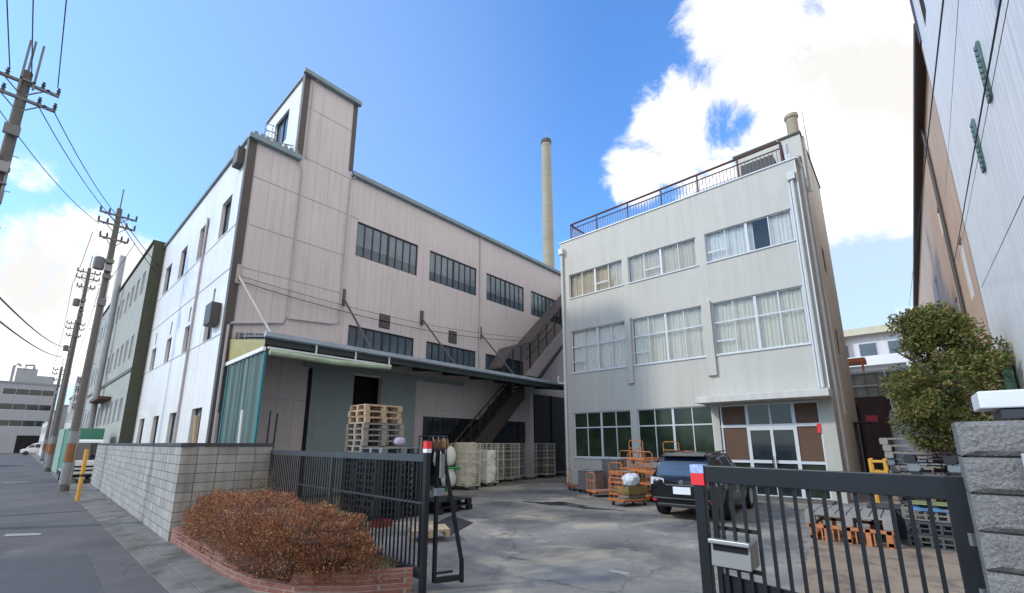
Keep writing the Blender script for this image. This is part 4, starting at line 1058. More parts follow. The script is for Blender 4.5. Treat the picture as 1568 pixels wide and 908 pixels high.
# ------------------------------------------------------------------ left row of buildings
gb = thing('green_building', 'weathered pale green building with a dark end wall beyond the factory', 'building', (3.99, 33.2, 0))
gw = [(y, y+1.1, z, z+1.5) for y in (34.6, 36.6, 38.6, 40.6, 43, 45, 47.5, 50, 52.5, 55, 57.5) for z in (11.4, 7.2, 3.3)]
B().facade('x', 3.99, 33.25, 60, 0, 14.3, gw, .15, 1).add([(3.99, 60, 0), (14, 60, 0), (14, 60, 14.3), (3.99, 60, 14.3)], [(0, 1, 2, 3)]).build('street_wall', M_grn, gb)
for a, b, e, g_ in gw: window(gb, 'x', 3.99, 1, a, b, e, g_, 2, (), fm=M_alu, pm=M_wglassd)
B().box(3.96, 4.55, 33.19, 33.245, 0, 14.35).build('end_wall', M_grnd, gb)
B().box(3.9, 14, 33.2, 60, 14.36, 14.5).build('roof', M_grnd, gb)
B().box(3.93, 3.985, 33.3, 59.8, 6.25, 6.45).build('string_course', mat('green_band', (.12, .14, .115), .8), gb)
B().box(3.3, 3.985, 40, 45, 5.0, 5.2).build('door_canopy', M_rust, gb)
tag(B().tube([(3.62, 45.2, 0), (3.62, 45.2, 16.9)], .21, 12).tube([(3.62, 45.2, 11), (3.62, 45.2, 11.2)], .24, 12).build('flue_pipe', mat('grey_flue', (.36, .37, .38), .5, .3, var=.1), org=(3.62, 45.2, 0), smooth=True), 'tall grey steel flue pipe standing against the green building front', 'flue')
def simple_bldg(name, label, x0, x1, y0, y1, h, c_, winrows, axis='x', nwin=6, rm=None):
    t_ = thing(name, label, 'building', (x0, y0, 0))
    hs = []
    for z in winrows:
        for k in range(nwin):
            if axis == 'x': L_ = (y1-y0)/nwin; hs.append((y0+k*L_+.2*L_, y0+k*L_+.8*L_, z, z+1.3))
            else: L_ = (x1-x0)/nwin; hs.append((x0+k*L_+.06*L_, x0+k*L_+.94*L_, z, z+1.4))
    if axis == 'x':
        B().facade('x', x0, y0, y1, 0, h, hs, .15, 1).add([(x0, y0, 0), (x1, y0, 0), (x1, y0, h), (x0, y0, h)], [(0, 1, 2, 3)]).build('wall', c_, t_)
        for q in hs: window(t_, 'x', x0, 1, *q, 2, (), fm=M_alu, pm=M_wglassd)
        B().box(x0-.1, x1, y0-.05, y1+.1, h, h+.2).build('roof', rm or M_roof, t_)
    else:
        B().facade('y', y0, x0, x1, 0, h, hs, .2, 1).add([(x1, y0, 0), (x1, y1, 0), (x1, y1, h), (x1, y0, h)], [(0, 1, 2, 3)]).build('wall', c_, t_)
        for q in hs: window(t_, 'y', y0, 1, *q, 4, (), fm=M_alu, pm=M_dglass)
        B().box(x0-.2, x1+.2, y0-.15, y1, h, h+.4).build('roof', rm or M_roof, t_)
    return t_
sb_ = simple_bldg('shop_house', 'cream two storey shop house past the green building', 4.0, 12, 62, 80, 7.6, mat('cream_render', (.52, .50, .46), .8, streak=.2), (1.2, 4.6))
simple_bldg('grey_house', 'low grey house behind the utility poles near the street end', 3.6, 12, 84, 108, 7.0, mat('grey_render', (.34, .35, .36), .8, streak=.2), (1.2, 4.4))
simple_bldg('white_house', 'small white house nearest the crossroads at the street end', 3.4, 12, 112, 134, 6.0, mat('white_house_render', (.6, .6, .6), .8), (1.2, 3.8))
fo = simple_bldg('far_office', 'grey four storey office closing the far end of the street', -32, 5.2, 150, 165, 15.6, mat('grey_concrete_far', (.33, .35, .38), .85, var=.05, streak=.15), (5.9, 9.6, 13.0), 'y', 4)
B().box(-2.2, 1.2, 151, 155, 16, 19.3).box(1.2, 4.2, 151, 156, 16, 17.8).build('roof_hut', MC['grey_concrete_far'], fo)
B().tube([(-2.7, 151, 16), (-2.7, 151, 19.7), (-2.2, 151, 20.2), (-1.6, 151, 19.8)], .25).tube([(-.9, 151, 19), (-.9, 151, 20), (.4, 151, 20.2), (.5, 151, 19.3)], .25).build('vent_pipe', MC['grey_concrete_far'], fo, smooth=True)
B().box(.2, 4.0, 149.94, 149.99, 0, 3.9).build('entrance', M_black, fo)
sg = thing('street_sign', 'white vertical sign board with dark characters hung over the pavement', 'sign', (3.4, 66, 0))
B().box(3.36, 3.96, 63.9, 64.0, 5.1, 9.0).build('board', M_white, sg)
gly = B()
for k in range(4):
    z = 5.45+k*.9
    for q in ((.1, .5, .62, .68), (.1, .5, .30, .36), (.12, .18, .1, .7), (.42, .48, .05, .7), (.27, .33, 0, .7)) if k != 1 else ((.12, .18, 0, .7), (.27, .33, .1, .7), (.42, .48, 0, .7)):
        gly.box(3.36+q[0], 3.36+q[1], 63.88, 63.898, z+q[2], z+q[3])
gly.build('character', mat('sign_navy', (.02, .03, .10), .6), sg)
B().box(3.92, 4.0, 63.92, 63.98, 5.3, 5.4).box(3.92, 4.0, 63.92, 63.98, 8.6, 8.7).build('bracket', M_gal, sg)
hb_ = thing('banner_board', 'pale blue white leaning roadside board by the second pole', 'board', (2.35, 57, 0))
B().box(2.33, 2.37, 55.5, 58.5, .5, 4.2).build('board', mat('pale_board', (.62, .68, .80), .5), hb_)
B().box(2.31, 2.39, 55.6, 55.7, 0, .5).box(2.31, 2.39, 58.3, 58.4, 0, .5).build('leg', M_gal, hb_)
hg = thing('green_hoarding', 'pale green hoarding sheet standing along the road edge behind the truck', 'hoarding', (2.2, 46, 0))
B().box(2.18, 2.22, 42.5, 50.5, .1, 3.08).build('sheet', mat('pale_green_sheet', (.22, .32, .26), .6, var=.06), hg)
B().box(2.22, 2.3, 43, 43.1, 0, 3).box(2.22, 2.3, 46.5, 46.6, 0, 3).box(2.22, 2.3, 50.2, 50.3, 0, 3).build('post', M_gal, hg)

# ------------------------------------------------------------------ vehicles
def wheel(mb_t, mb_r, x, y, r, w_, side):
    mb_t.lathe([(r*.62, -w_/2), (r*.93, -w_/2), (r, -w_*.33), (r, w_*.33), (r*.93, w_/2), (r*.62, w_/2)], (x, y, r), 24, 'y')
    yy = y+side*w_*.42
    mb_r.lathe([(r*.63, -.02), (r*.66, .01), (r*.6, .015)], (x, yy, r), 24, 'y')
    mb_r.lathe([(0, -.012), (r*.18, -.012), (r*.16, .02), (0, .02)], (x, yy, r), 12, 'y')
    for k in range(5):
        a = k*2*math.pi/5+.3
        p = Vector((x+math.cos(a)*r*.1, yy, r+math.sin(a)*r*.1)); q = Vector((x+math.cos(a)*r*.63, yy-side*.01, r+math.sin(a)*r*.63))
        mb_r.beam(p, q, .05*r/.36, .03, (0, 1, 0))
def make_car(name, label, st, gh, paint, Wd, wb2, wr, cat='car', rearwin=True):
    """st: stations (x, halfwidth, zbottom, zbelt); gh: greenhouse stations (x, hw_belt, z_belt, hw_roof, z_roof)"""
    c_ = thing(name, label, cat, local=True)
    rings = []
    for x, hw, zb, zt in st:
        h_ = zt-zb
        half = [(hw*.80, zb), (hw*.95, zb+.06*h_), (hw*.99, zb+.25*h_), (hw*1.0, zb+.55*h_), (hw*.975, zb+.85*h_), (hw*.92, zb+.97*h_), (hw*.7, zt)]
        rings.append([Vector((x, y, z)) for y, z in half]+[Vector((x, -y, z)) for y, z in reversed(half)])
    body = B().loft(rings).build('body', paint, c_, smooth=True)
    rings = []
    for x, hb2, zb, hr, zr in gh:
        half = [(hb2, zb), (hb2*.35+hr*.65, zb+(zr-zb)*.65), (hr, zb+(zr-zb)*.88), (hr*.82, zr-.012), (hr*.4, zr)]
        rings.append([Vector((x, y, z)) for y, z in half]+[Vector((x, -y, z)) for y, z in reversed(half)])
    B().loft(rings).build('cabin', paint, c_, smooth=True)
    return c_, body
def side_glass(parent, gh, xs, z_lo, z_hi, m_, name='side_window', sides=(1, -1)):
    """glass following the cabin side between the given x limits"""
    def hw_at(x, z):
        for a, b in zip(gh, gh[1:]):
            if a[0] <= x <= b[0]:
                t_ = (x-a[0])/(b[0]-a[0]); hb2, zb, hr, zr = [a[i]+(b[i]-a[i])*t_ for i in range(1, 5)]
                k = max(0, min(1, (z-zb)/max(.01, (zr-zb))));
                return hb2+(hr-hb2)*min(1, k)*(.65/.65 if k < .66 else 1), zb, zr
        return gh[-1][1], gh[-1][2], gh[-1][4]
    for sgn in sides:
        for x0, x1, tl, tr2 in xs:
            rows = []
            for j in range(4):
                row = []
                for i in range(7):
                    fx = i/6; zt = z_hi-(tl*(1-fx)**2+tr2*fx**2); z = z_lo+(zt-z_lo)*j/3; x = x0+(x1-x0)*fx
                    hw, zb, zr = hw_at(x, z); k = (z-zb)/(zr-zb)
                    hb2 = hw_at(x, zb)[0]; hr = hw_at(x, zr)[0]
                    # piecewise profile used by the cabin section
                    y = hb2+(hb2*.35+hr*.65-hb2)*(k/.65) if k < .65 else (hb2*.35+hr*.65)+(hr-(hb2*.35+hr*.65))*((k-.65)/.23)
                    row.append(Vector((x, sgn*(y+.008), z)))
                rows.append(row)
            B().loft(rows, cap=False, closed=False).build(name, m_, parent, smooth=True)
M_carb = mat('black_car_paint', (.006, .006, .007), .28, var=0, coat=.35, spec=.4)
M_cargl = mat('car_glass', (.012, .015, .022), .04, var=0, spec=.8)
M_chr = mat('chrome', (.70, .71, .73), .15, .9, var=0)
st = [(-2.36, .70, .50, 1.00), (-2.30, .84, .36, 1.06), (-2.0, .90, .30, 1.10), (-1.4, .92, .27, 1.10), (0, .92, .25, 1.06), (1.2, .92, .26, 1.02), (1.8, .88, .28, .98), (2.2, .80, .32, .88), (2.36, .62, .42, .72)]
gh = [(-2.18, .78, 1.06, .70, 1.10), (-2.08, .80, 1.08, .66, 1.48), (-1.86, .82, 1.09, .63, 1.64), (-1.2, .84, 1.08, .64, 1.70), (-.3, .84, 1.05, .64, 1.71), (.35, .84, 1.03, .62, 1.64), (.95, .83, 1.01, .66, 1.28), (1.35, .80, 1.0, .72, 1.04)]
suv, body = make_car('suv', 'dark navy black SUV parked tail first beside the orange carts', st, gh, M_carb, 1.84, 1.36, .37)
side_glass(suv, gh, [(-1.80, -1.12, .18, 0), (-1.02, -.10, .02, .02), (0, .92, .0, .34)], 1.13, 1.58, M_cargl)
# rear window
rw = B().loft([[Vector((-2.20+.02, y, 1.10)) for y in (-.66, -.3, .3, .66)], [Vector((-2.10, y, 1.40)) for y in (-.61, -.3, .3, .61)], [Vector((-1.99, y, 1.56)) for y in (-.55, -.3, .3, .55)]], cap=False, closed=False)
rw.xf(Matrix.Translation((-.012, 0, .006))); rw.build('rear_window', mat('sky_tinted_rear_glass', (.010, .018, .05), .05, var=0, spec=.9), suv, smooth=True)  # base colour carries the blue of the reflected sky
B().prism([(-2.12, 1.585), (-1.80, 1.655), (-1.8, 1.69), (-2.15, 1.615)], 'y', -.55, .55).build('rear_spoiler', M_carb, suv, bevel=.012)
ws = B().loft([[Vector((.42, y, 1.62)) for y in (-.52, 0, .52)], [Vector((1.3, y, 1.07)) for y in (-.66, 0, .66)]], cap=False, closed=False); ws.xf(Matrix.Translation((.03, 0, .03))).build('windscreen', M_cargl, suv)
for s in (1, -1):
    tl = B().add([(-2.335, s*.44, .90), (-2.345, s*.44, 1.04), (-2.285, s*.80, 1.07), (-2.02, s*.895, 1.02), (-2.06, s*.90, .92), (-2.30, s*.81, .88)], [(0, 1, 2, 5), (2, 3, 4, 5)])
    tl.xf(Matrix.Translation((-.025, s*.012, 0))).build('tail_lamp', mat('clear_lamp', (.60, .60, .62), .15, var=.25, sc_=15, spec=.9), suv)
    B().box(-2.385, -2.33, s*.72-.05, s*.72+.05, .47, .53).build('rear_reflector', mat('red_reflector', (.6, .02, .02), .25), suv)
    B().box(.55, .78, s*.94-.09, s*.94+.09, 1.03, 1.17).build('mirror', M_carb, suv, bevel=.03)
    B().box(-1.1, -.9, s*.925-.008, s*.925+.012, .93, .96).box(.0, .2, s*.925-.008, s*.925+.012, .93, .96).build('door_handle', M_chr, suv)
    B().lathe([(.0, -.02), (.40, -.02), (.40, .01), (0, .012)], (-1.38, s*.905, .40), 24, 'y').lathe([(.0, -.02), (.40, -.02), (.40, .01), (0, .012)], (1.36, s*.90, .40), 24, 'y').build('wheel_arch', M_black, suv)
    hl = B().add([(2.30, s*.45, .74), (2.28, s*.45, .84), (2.02, s*.80, .90), (1.95, s*.86, .80), (2.18, s*.76, .70)], [(0, 1, 2, 3, 4)]).xf(Matrix.Translation((.06, s*.03, .01))).build('headlight', MC['clear_lamp'], suv)
B().box(-2.375, -2.34, -.42, .42, .87, .90).lathe([(.05, -.01), (.065, -.01), (.065, .01), (.05, .01)], (-2.375, 0, .96), 16, 'x').build('chrome_strip', M_chr, suv)
B().box(-2.39, -2.365, -.22, .22, .66, .84).build('number_plate', M_white, suv)
B().box(-2.405, -2.28, -.76, .76, .52, .565).box(-2.40, -2.2, -.66, .66, .33, .42).build('rear_bumper', mat('bumper_dark', (.014, .014, .015), .45, var=0), suv, bevel=.02)
B().beam((-2.12, -.05, 1.24), (-2.15, .3, 1.16), .02).build('rear_wiper', M_black, suv)
for x, y, s in ((-1.38, .83, 1), (-1.38, -.83, -1), (1.36, .82, 1), (1.36, -.82, -1)):
    t_, r_ = B(), B(); wheel(t_, r_, x, y, .37, .24, s)
    w_ = t_.build('wheel', M_rub, suv, smooth=True); r_.build('rim', mat('alloy', (.55, .56, .57), .35, .3, var=0), w_)
B().tube([(-1.9, .58, 1.70), (.1, .58, 1.73)], .02).tube([(-1.9, -.58, 1.70), (.1, -.58, 1.73)], .02).build('roof_rail', M_carb, suv)
suv.scale = (1.05, 1.05, 1.06)
place(suv, (14.95, 5.02, 0), R(4))
# far small cars: one compact hatch shape
st2 = [(-1.75, .60, .45, .85), (-1.68, .72, .32, .95), (-1.2, .74, .25, 1.0), (0, .74, .22, .98), (1.0, .74, .24, .95), (1.5, .70, .28, .85), (1.7, .52, .36, .70)]
gh2 = [(-1.66, .66, .92, .60, .98), (-1.55, .68, .95, .56, 1.50), (-.9, .70, .97, .56, 1.70), (.1, .70, .96, .56, 1.70), (.55, .70, .95, .56, 1.55), (1.15, .68, .93, .6, 1.0)]
def hatch(name, label, paint, loc, rz, cat='car'):
    c_, b_ = make_car(name, label, st2, gh2, paint, 1.48, 1.2, .29, cat)
    side_glass(c_, gh2, [(-1.4, -.6, .05, 0), (-.5, .3, 0, .0), (.36, .95, .05, .36)], 1.03, 1.52, M_cargl)
    for s in (1, -1):
        B().box(1.6, 1.70, s*.5-.1, s*.5+.1, .62, .74).build('headlight', MC['clear_lamp'], c_); B().box(-1.74, -1.68, s*.6-.06, s*.6+.06, .7, .95).build('tail_lamp', MC['red_reflector'], c_)
    for x, y, s in ((-1.15, .64, 1), (-1.15, -.64, -1), (1.12, .64, 1), (1.12, -.64, -1)):
        t_, r_ = B(), B(); wheel(t_, r_, x, y, .29, .2, s); w_ = t_.build('wheel', M_rub, c_, smooth=True); r_.build('rim', M_gal, w_)
    return place(c_, loc, rz)
wv = hatch('parked_car', 'white van like car parked across the far end of the street', mat('white_car_paint', (.75, .75, .76), .25, var=0, coat=.5), (3.1, 122, 0), R(182)); wv.scale = (1.25, 1.25, 1.3)
hatch('parked_car', 'dark car on the road at the left edge of the view', M_carb, (-1.45, 64.5, 0), R(90))
# kei truck with green load behind the wall end
kt = thing('small_truck', 'small white truck with a green covered load parked past the wall end', 'truck', (2.75, 34, 0))
B().prism([(33.0, .45), (33.0, 1.1), (33.35, 2.2), (33.6, 2.28), (34.6, 2.28), (34.6, .45)], 'x', 1.98, 3.38).build('cab', M_white, kt, bevel=.05)
B().add([(2.08, 33.02, 1.2), (3.28, 33.02, 1.2), (3.22, 33.31, 2.1), (2.14, 33.31, 2.1)], [(0, 1, 2, 3)]).build('windscreen', M_cargl, kt)
B().box(2.05, 3.31, 32.96, 33.0, .82, .9).box(2.05, 3.31, 32.96, 33.0, .62, .70).box(2.0, 3.36, 32.94, 33.0, .3, .45).build('grille', M_black, kt)
for x in (2.12, 3.14): B().box(x, x+.14, 32.95, 32.995, .95, 1.1).build('headlight', MC['clear_lamp'], kt)
B().box(1.96, 3.45, 34.75, 37.3, .7, 2.92).build('load_cover', mat('green_cover', (.05, .20, .13), .65, var=.08), kt, bevel=.03)
B().box(1.97, 3.42, 34.65, 37.4, .55, .7).build('truck_bed', M_gal, kt)
tw_ = B()
for x in (2.1, 3.25):
    for y in (33.55, 36.6): tw_.lathe([(.1, -.09), (.28, -.09), (.28, .09), (.1, .09)], (x, y, .28), 18, 'x')
tw_.build('wheel', M_rub, kt, smooth=True)
ym = thing('marker_post', 'yellow marker post standing at the kerb beside the block wall', 'post', (1.88, 22.9, 0))
B().tube([(1.88, 22.95, 0), (1.88, 22.95, 1.85)], .065, 10).build('post', mat('yellow_paint', (.70, .38, .06), .5, var=.12), ym, smooth=True)
B().tube([(1.88, 22.95, .85), (1.88, 22.95, .95)], .068, 10).build('band', M_rust, ym)
# ------------------------------------------------------------------ utility poles
M_polemet = mat('pole_hardware', (.17, .17, .17), .6, .2, var=.15)
def pole(label, x, y, h, seed, big=True, arms=3):
    rg = random.Random(seed)
    p = thing('utility_pole', label, 'utility pole', (x, y, 0), 'utility poles along the street')
    B().tube([(x, y, 0), (x, y, h)], .19, 12, .11).build('shaft', M_conc, p, smooth=True)
    B().tube([(x, y, 1.25), (x, y, 2.05)], .196, 12).build('yellow_band', mat('amber_band', (.24, .10, .035), .6, var=.15), p, smooth=True)
    B().tube([(x, y, .3), (x, y, 1.24)], .20, 12).tube([(x, y, 2.06), (x, y, 2.6)], .193, 12).build('pale_band', mat('pale_wrap', (.24, .245, .26), .6), p, smooth=True)
    for k, (z, L_) in enumerate(((h-.42, .72), (h-.95, .72), (h-1.7, .55))[:arms]):
        a = B().box(x-L_, x+L_, y-.12, y-.04, z-.04, z+.04).beam((x-L_*.6, y-.08, z), (x, y-.08, z-.45), .03).beam((x+L_*.6, y-.08, z), (x, y-.08, z-.45), .03).build('crossarm', M_polemet, p)
        ins = B()
        for q in (-.95, -.5, .5, .95):
            ins.lathe([(.03, .04), (.05, .08), (.03, .12), (.055, .16), (.03, .2), (.04, .26), (0, .28)], (x+q*L_, y-.08, z), 8)
        ins.build('insulator', M_ins, a, smooth=True)
        for q in (-.7, .7): B().tube([(x+q*L_, y-.15, z-.04), (x+q*L_, y-.5, z-.2)], .05, 6).build('dead_end', M_ins, a)
    B().tube([(x, y, h), (x, y, h+1.1)], .03, 6).build('earth_spike', M_polemet, p)
    if big:
        B().lathe([(0, 0), (.20, .02), (.21, .1), (.21, .55), (.15, .62), (0, .64)], (x-.36, y-.15, h-3.4), 14).build('transformer', mat('transformer_grey', (.13, .135, .14), .5), p, smooth=True)
    cl_ = B()
    for k in range(14): cl_.tube([(x+(.25 if k % 2 else -.25), y, 3+k*.55), (x, y, 3+k*.55)], .012, 5)
    for k in range(10): cl_.box(x-.16, x+.16, y-.24, y-.14, h-6+k*.42+rg.uniform(0, .2), h-5.9+k*.42+rg.uniform(.1, .3)) if rg.random() < .5 else None
    cl_.build('step_bolt', M_polemet, p)
    B().box(x-.13, x+.13, y-.28, y-.17, h-3.4, h-3.1).tube([(x+.14, y-.14, .2), (x+.1, y-.14, h-3)], .03, 6).build('cable_box', M_pipeg, p)
    return p
P0 = pole('nearest utility pole, leaning into view at the top left corner', -1.42, 18, 12.9, 1, True, 2)
P1 = pole('utility pole standing at the far end of the block wall beside the marker post', 1.79, 28.1, 13.7, 2)
P2 = pole('utility pole second beyond the block wall, past the green hoarding', 2.0, 48.5, 16.3, 3)
P3 = pole('utility pole third beyond the block wall, with the widest crossarms seen', 2.45, 63.5, 14.8, 4)
P4 = pole('most distant utility pole near the street end', 2.6, 78.5, 11.6, 5, False)
# brackets rising above the nearest pole
B().box(-1.53, -1.48, 17.80, 17.85, 12.1, 13.85).box(-1.26, -1.21, 17.80, 17.85, 12.3, 13.85).box(-1.53, -1.21, 17.80, 17.85, 12.5, 12.56).build('top_bracket', M_polemet, P0)
def wire(a, b, sag, r, label, group, n=14):
    a, b = Vector(a), Vector(b)
    pts = [a.lerp(b, i/n)-Vector((0, 0, sag*4*(i/n)*(1-i/n))) for i in range(n+1)]
    o = B().tube(pts, r, 5).build('overhead_wire', M_wire, org=tuple(a)); tag(o, label, 'wire', group); return o
GW = 'overhead wires along the street'
for k, (q, z0, z1) in enumerate(((-.7, 11.7, 12.6), (.35, 11.75, 12.65), (.68, 11.75, 12.65))):
    wire((-1.42+q, 17.5, z0), (1.79+q*.9, 28, z1), .35, .014, 'black overhead wire strung between the nearest pole and the pole at the wall end', GW)
for k, q in enumerate((-.68, -.36, .1, .68)):
    wire((-1.42+q*.95, 17.9, 12.75), (-1.6+q*.9, -22, 12.9), .5, .014, 'black overhead wire leaving the nearest pole over the top edge of the view', GW)
for q in (-.8, .8):
    wire((1.79+q, 28, 12.1), (2.0+q, 48.4, 14.7), .4, .014, 'black overhead wire between the wall end pole and the pole past the green hoarding', GW)
    wire((2.0+q, 48.4, 14.7), (2.45+q, 63.4, 13.2), .3, .016, 'black overhead wire between the two middle poles', GW)
    wire((2.45+q, 63.4, 13.2), (2.6+q, 78.4, 10.0), .3, .018, 'black overhead wire between the two farthest poles', GW)
for z in (6.8, 6.2):
    wire((-2.2, 8, z-.9), (1.9, 62, z+4.8 if z > 6.5 else z+4.4), .6, .03, 'thick dark telephone cable running low from the left edge to the far poles', GW)
wire((1.9, 28.1, 13.3), (4.5, 33.5, 12.9), .1, .02, 'short dark service wire from the wall end pole to the green building', 'service wires')
wire((1.9, 28.0, 13.0), (4.3, 33.3, 12.5), .1, .02, 'short dark service wire from the wall end pole to the green building', 'service wires')
wire((4.75, 17.9, 8.05), (21.5, 17.6, 8.6), .55, .016, 'dark cable slung along the factory front above the canopy', 'factory cables')
wire((4.75, 17.9, 8.25), (21.5, 17.55, 8.8), .45, .011, 'thin cable slung along the factory front above the canopy, the higher one', 'factory cables')

GR = 'overhead wires at the right edge'
wire((5.0, -.80, 6.13), (40, -1.12, 11.26), .0, .008, 'thick dark wire running up across the beige building and white wall', GR)
wire((4.0, -.89, 5.10), (16, -1.49, 6.77), .0, .0075, 'twisted dark wire crossing the middle of the white warehouse wall', GR)
wire((4.0, -.93, 5.10), (16, -1.56, 6.77), .0, .003, 'fine wire beside the twisted wire on the white warehouse wall', GR)
wire((5.0, -.88, 6.06), (17, -1.69, 9.05), .0, .0025, 'fine wire high across the white warehouse wall near its corner', GR)
wire((5.0, -1.07, 4.26), (12, -1.39, 4.98), .0, .004, 'lowest dark wire slanting across the white warehouse wall above the tree', GR)

# ------------------------------------------------------------------ roll cages
def cage(name, label, m_, loc, rz, fill=None, door=True):
    W, D, H = .86, 1.05, 2.08
    t = thing(name, label, 'roll cage', local=True, group='roll cages along the factory wall')
    f = B()
    for x in (-W/2, W/2):
        for y in (-D/2, D/2): f.tube([(x, y, .16), (x, y, H)], .024, 6)
    for z in (.2, H-.02):
        f.tube([(-W/2, -D/2, z), (W/2, -D/2, z), (W/2, D/2, z), (-W/2, D/2, z), (-W/2, -D/2, z)], .018, 6)
    for z in (.75, 1.2, 1.65):
        f.tube([(-W/2, D/2, z), (-W/2, -D/2, z)], .012, 5); f.tube([(W/2, D/2, z), (W/2, -D/2, z)], .012, 5); f.tube([(-W/2, D/2, z), (W/2, D/2, z)], .012, 5)
        if door: f.tube([(-W/2, -D/2, z), (W/2, -D/2, z)], .014, 5)
    f.build('frame', m_, t)
    g = B()
    for k in range(1, 11):
        y = -D/2+k*D/11
        for x in (-W/2, W/2): g.tube([(x, y, .2), (x, y, H)], .0055, 4, cap=False)
    for k in range(1, 9):
        x = -W/2+k*W/9; g.tube([(x, D/2, .2), (x, D/2, H)], .0055, 4, cap=False)
        if door: g.tube([(x, -D/2, .2), (x, -D/2, H)], .0055, 4, cap=False)
    for k in range(1, 8):
        z = .2+k*.235
        for x in (-W/2, W/2): g.tube([(x, -D/2, z), (x, D/2, z)], .005, 4, cap=False)
    g.build('wire_mesh', m_, t)
    B().box(-W/2+.02, W/2-.02, -D/2+.02, D/2-.02, .2, .23).build('deck', M_gal, t)
    for x in (-W/2+.08, W/2-.08):
        for y in (-D/2+.08, D/2-.08):
            c_ = B().lathe([(0, -.02), (.06, -.02), (.065, 0), (.06, .02), (0, .02)], (x, y+.03, .066), 12, 'x').build('caster', M_rub, t)
            B().box(x-.03, x+.03, y-.03, y+.03, .12, .2).build('fork', M_gal, c_)
    if fill:
        rg = random.Random(len(label))
        m2, top, grow = fill
        layers = int(top/.37)
        for k in range(layers):
            z0 = .25+k*.365; mb = B(); rings = []
            for j in range(7):
                ph = -1+2*j/6; r_ = (1-abs(ph)**3)**.4 if abs(ph) < 1 else .62
                ring = []
                for i in range(28):
                    a = 2*math.pi*i/28; ca, sa = math.cos(a), math.sin(a)
                    q = (abs(ca)**4+abs(sa)**4)**-.25
                    bmp = 1+.035*math.sin(5*a+k*2+j)+.025*math.sin(11*a+k*5-j*2)+.05*math.sin(2*a+k*3.7)
                    rr = (.90+.10*r_)*bmp*grow
                    ring.append((ca*q*rr*(W/2-.02), sa*q*rr*(D/2-.02), z0+.18+ph*.20+.03*math.sin(4*a+k*2.3)+.012*math.sin(9*a+k)))
                rings.append(ring)
            b_ = mb.loft(rings).build('laundry_bundle', m2, t, smooth=True)
    return place(t, loc, rz)
cage('roll_cage', 'roll cage packed with cream linen bundles, leftmost of the row', M_cage, (14.25, 15.5, 0), R(4), (M_cream, 1.9, .95))
cage('roll_cage', 'roll cage overflowing with white linen, second from the left', M_cage, (16.05, 16.05, 0), R(3), (M_cloth, 1.6, 1.04), door=False)
cage('roll_cage', 'empty pale roll cage behind the cream and white linen cages', M_cage, (15.2, 17.0, 0), R(1))
cage('roll_cage', 'empty pale roll cage just right of the white linen cage', M_cage, (19.05, 17.2, 0), R(8))
cage('roll_cage', 'empty pale roll cage standing brightest in the middle of the empty ones', M_gal, (20.7, 17.25, 0), R(-6))
cage('roll_cage', 'empty greenish roll cage third of the empty ones from the left', M_cage, (22.6, 17.3, 0), R(3))
cage('roll_cage', 'shadowed blue grey roll cage, last of the row beside the office corner', M_cagb, (24.6, 17.3, 0), R(0))
cage('roll_cage', 'empty roll cage standing behind between white linen and the first empty cage', M_cage, (17.6, 17.1, 0), R(-3))
# trolley with white sacks, rack
tr2 = thing('sack_trolley', 'tall dark trolley rack with hanging hooks beside white sacks', 'trolley', (12.7, 15.9, 0))
f = B()
for x in (12.1, 13.1):
    for y in (15.5, 16.2): f.tube([(x, y, .1), (x, y, 2.38)], .025, 6)
for y in (15.5, 16.2): f.tube([(12.1, y, 2.38), (13.1, y, 2.38)], .03, 6); f.tube([(12.1, y, .2), (13.1, y, .2)], .025, 6)
for x in (12.1, 13.1): f.tube([(x, 15.5, 2.38), (x, 16.2, 2.38)], .03, 6)
f.build('frame', mat('navy_steel', (.04, .055, .09), .5), tr2)
h_ = B()
for k in range(3): h_.tube([(12.3+k*.3, 15.5, 2.36), (12.3+k*.3, 15.47, 2.2), (12.34+k*.3, 15.45, 2.14)], .012, 5)
h_.build('hook', M_white, tr2)
def sack(name, label, m_, c, r, hz, cat='sack', group=None, seed=0):
    rings = []
    for j in range(11):
        ph = -math.pi/2+math.pi*j/10; ring = []
        for i in range(22):
            a = 2*math.pi*i/22; k = 1+.06*mnoise.noise(Vector((math.cos(a)*2.2+seed, math.sin(a)*2.2, j*.5)))*2+.10*math.sin(2*a+seed)+.07*math.sin(5*a+.9*j+seed)+.04*math.sin(9*a-1.7*j)
            ring.append((c[0]+r[0]*k*math.cos(a)*max(.05, math.cos(ph))**.5, c[1]+r[1]*k*math.sin(a)*max(.05, math.cos(ph))**.5, c[2]+hz/2+hz/2*math.sin(ph)*(1+.10*math.sin(3*a+seed)*(j > 5))))
        rings.append(ring)
    o = B().loft(rings).build(name, m_, org=(c[0], c[1], c[2]), smooth=True)
    return tag(o, label, cat, group)
sack('sack', 'plump white sack, lower of two tied with green tape', M_cloth, (13.45, 15.75, .12), (.34, .36), .84, seed=1)
sack('sack', 'plump white sack, upper of two tied with green tape', M_cloth, (13.38, 15.75, 1.06), (.33, .35), .86, seed=2)
sack('sack', 'tan sack hanging on the trolley rack above the white sacks', mat('tan_sack', (.40, .23, .11), .9, var=.15, bump=.5, bscale=8), (13.1, 15.7, 1.80), (.20, .2), .48, seed=3)
sack('sack', 'dark brown sack hanging on the trolley rack, left of the tan one', mat('brown_sack', (.15, .09, .06), .9, var=.15), (12.6, 15.7, 1.72), (.22, .2), .52, seed=4)
sack('sack', 'grey white bag in the middle of the trolley rack', M_cloth, (12.75, 15.62, 1.05), (.26, .25), .74, seed=6)
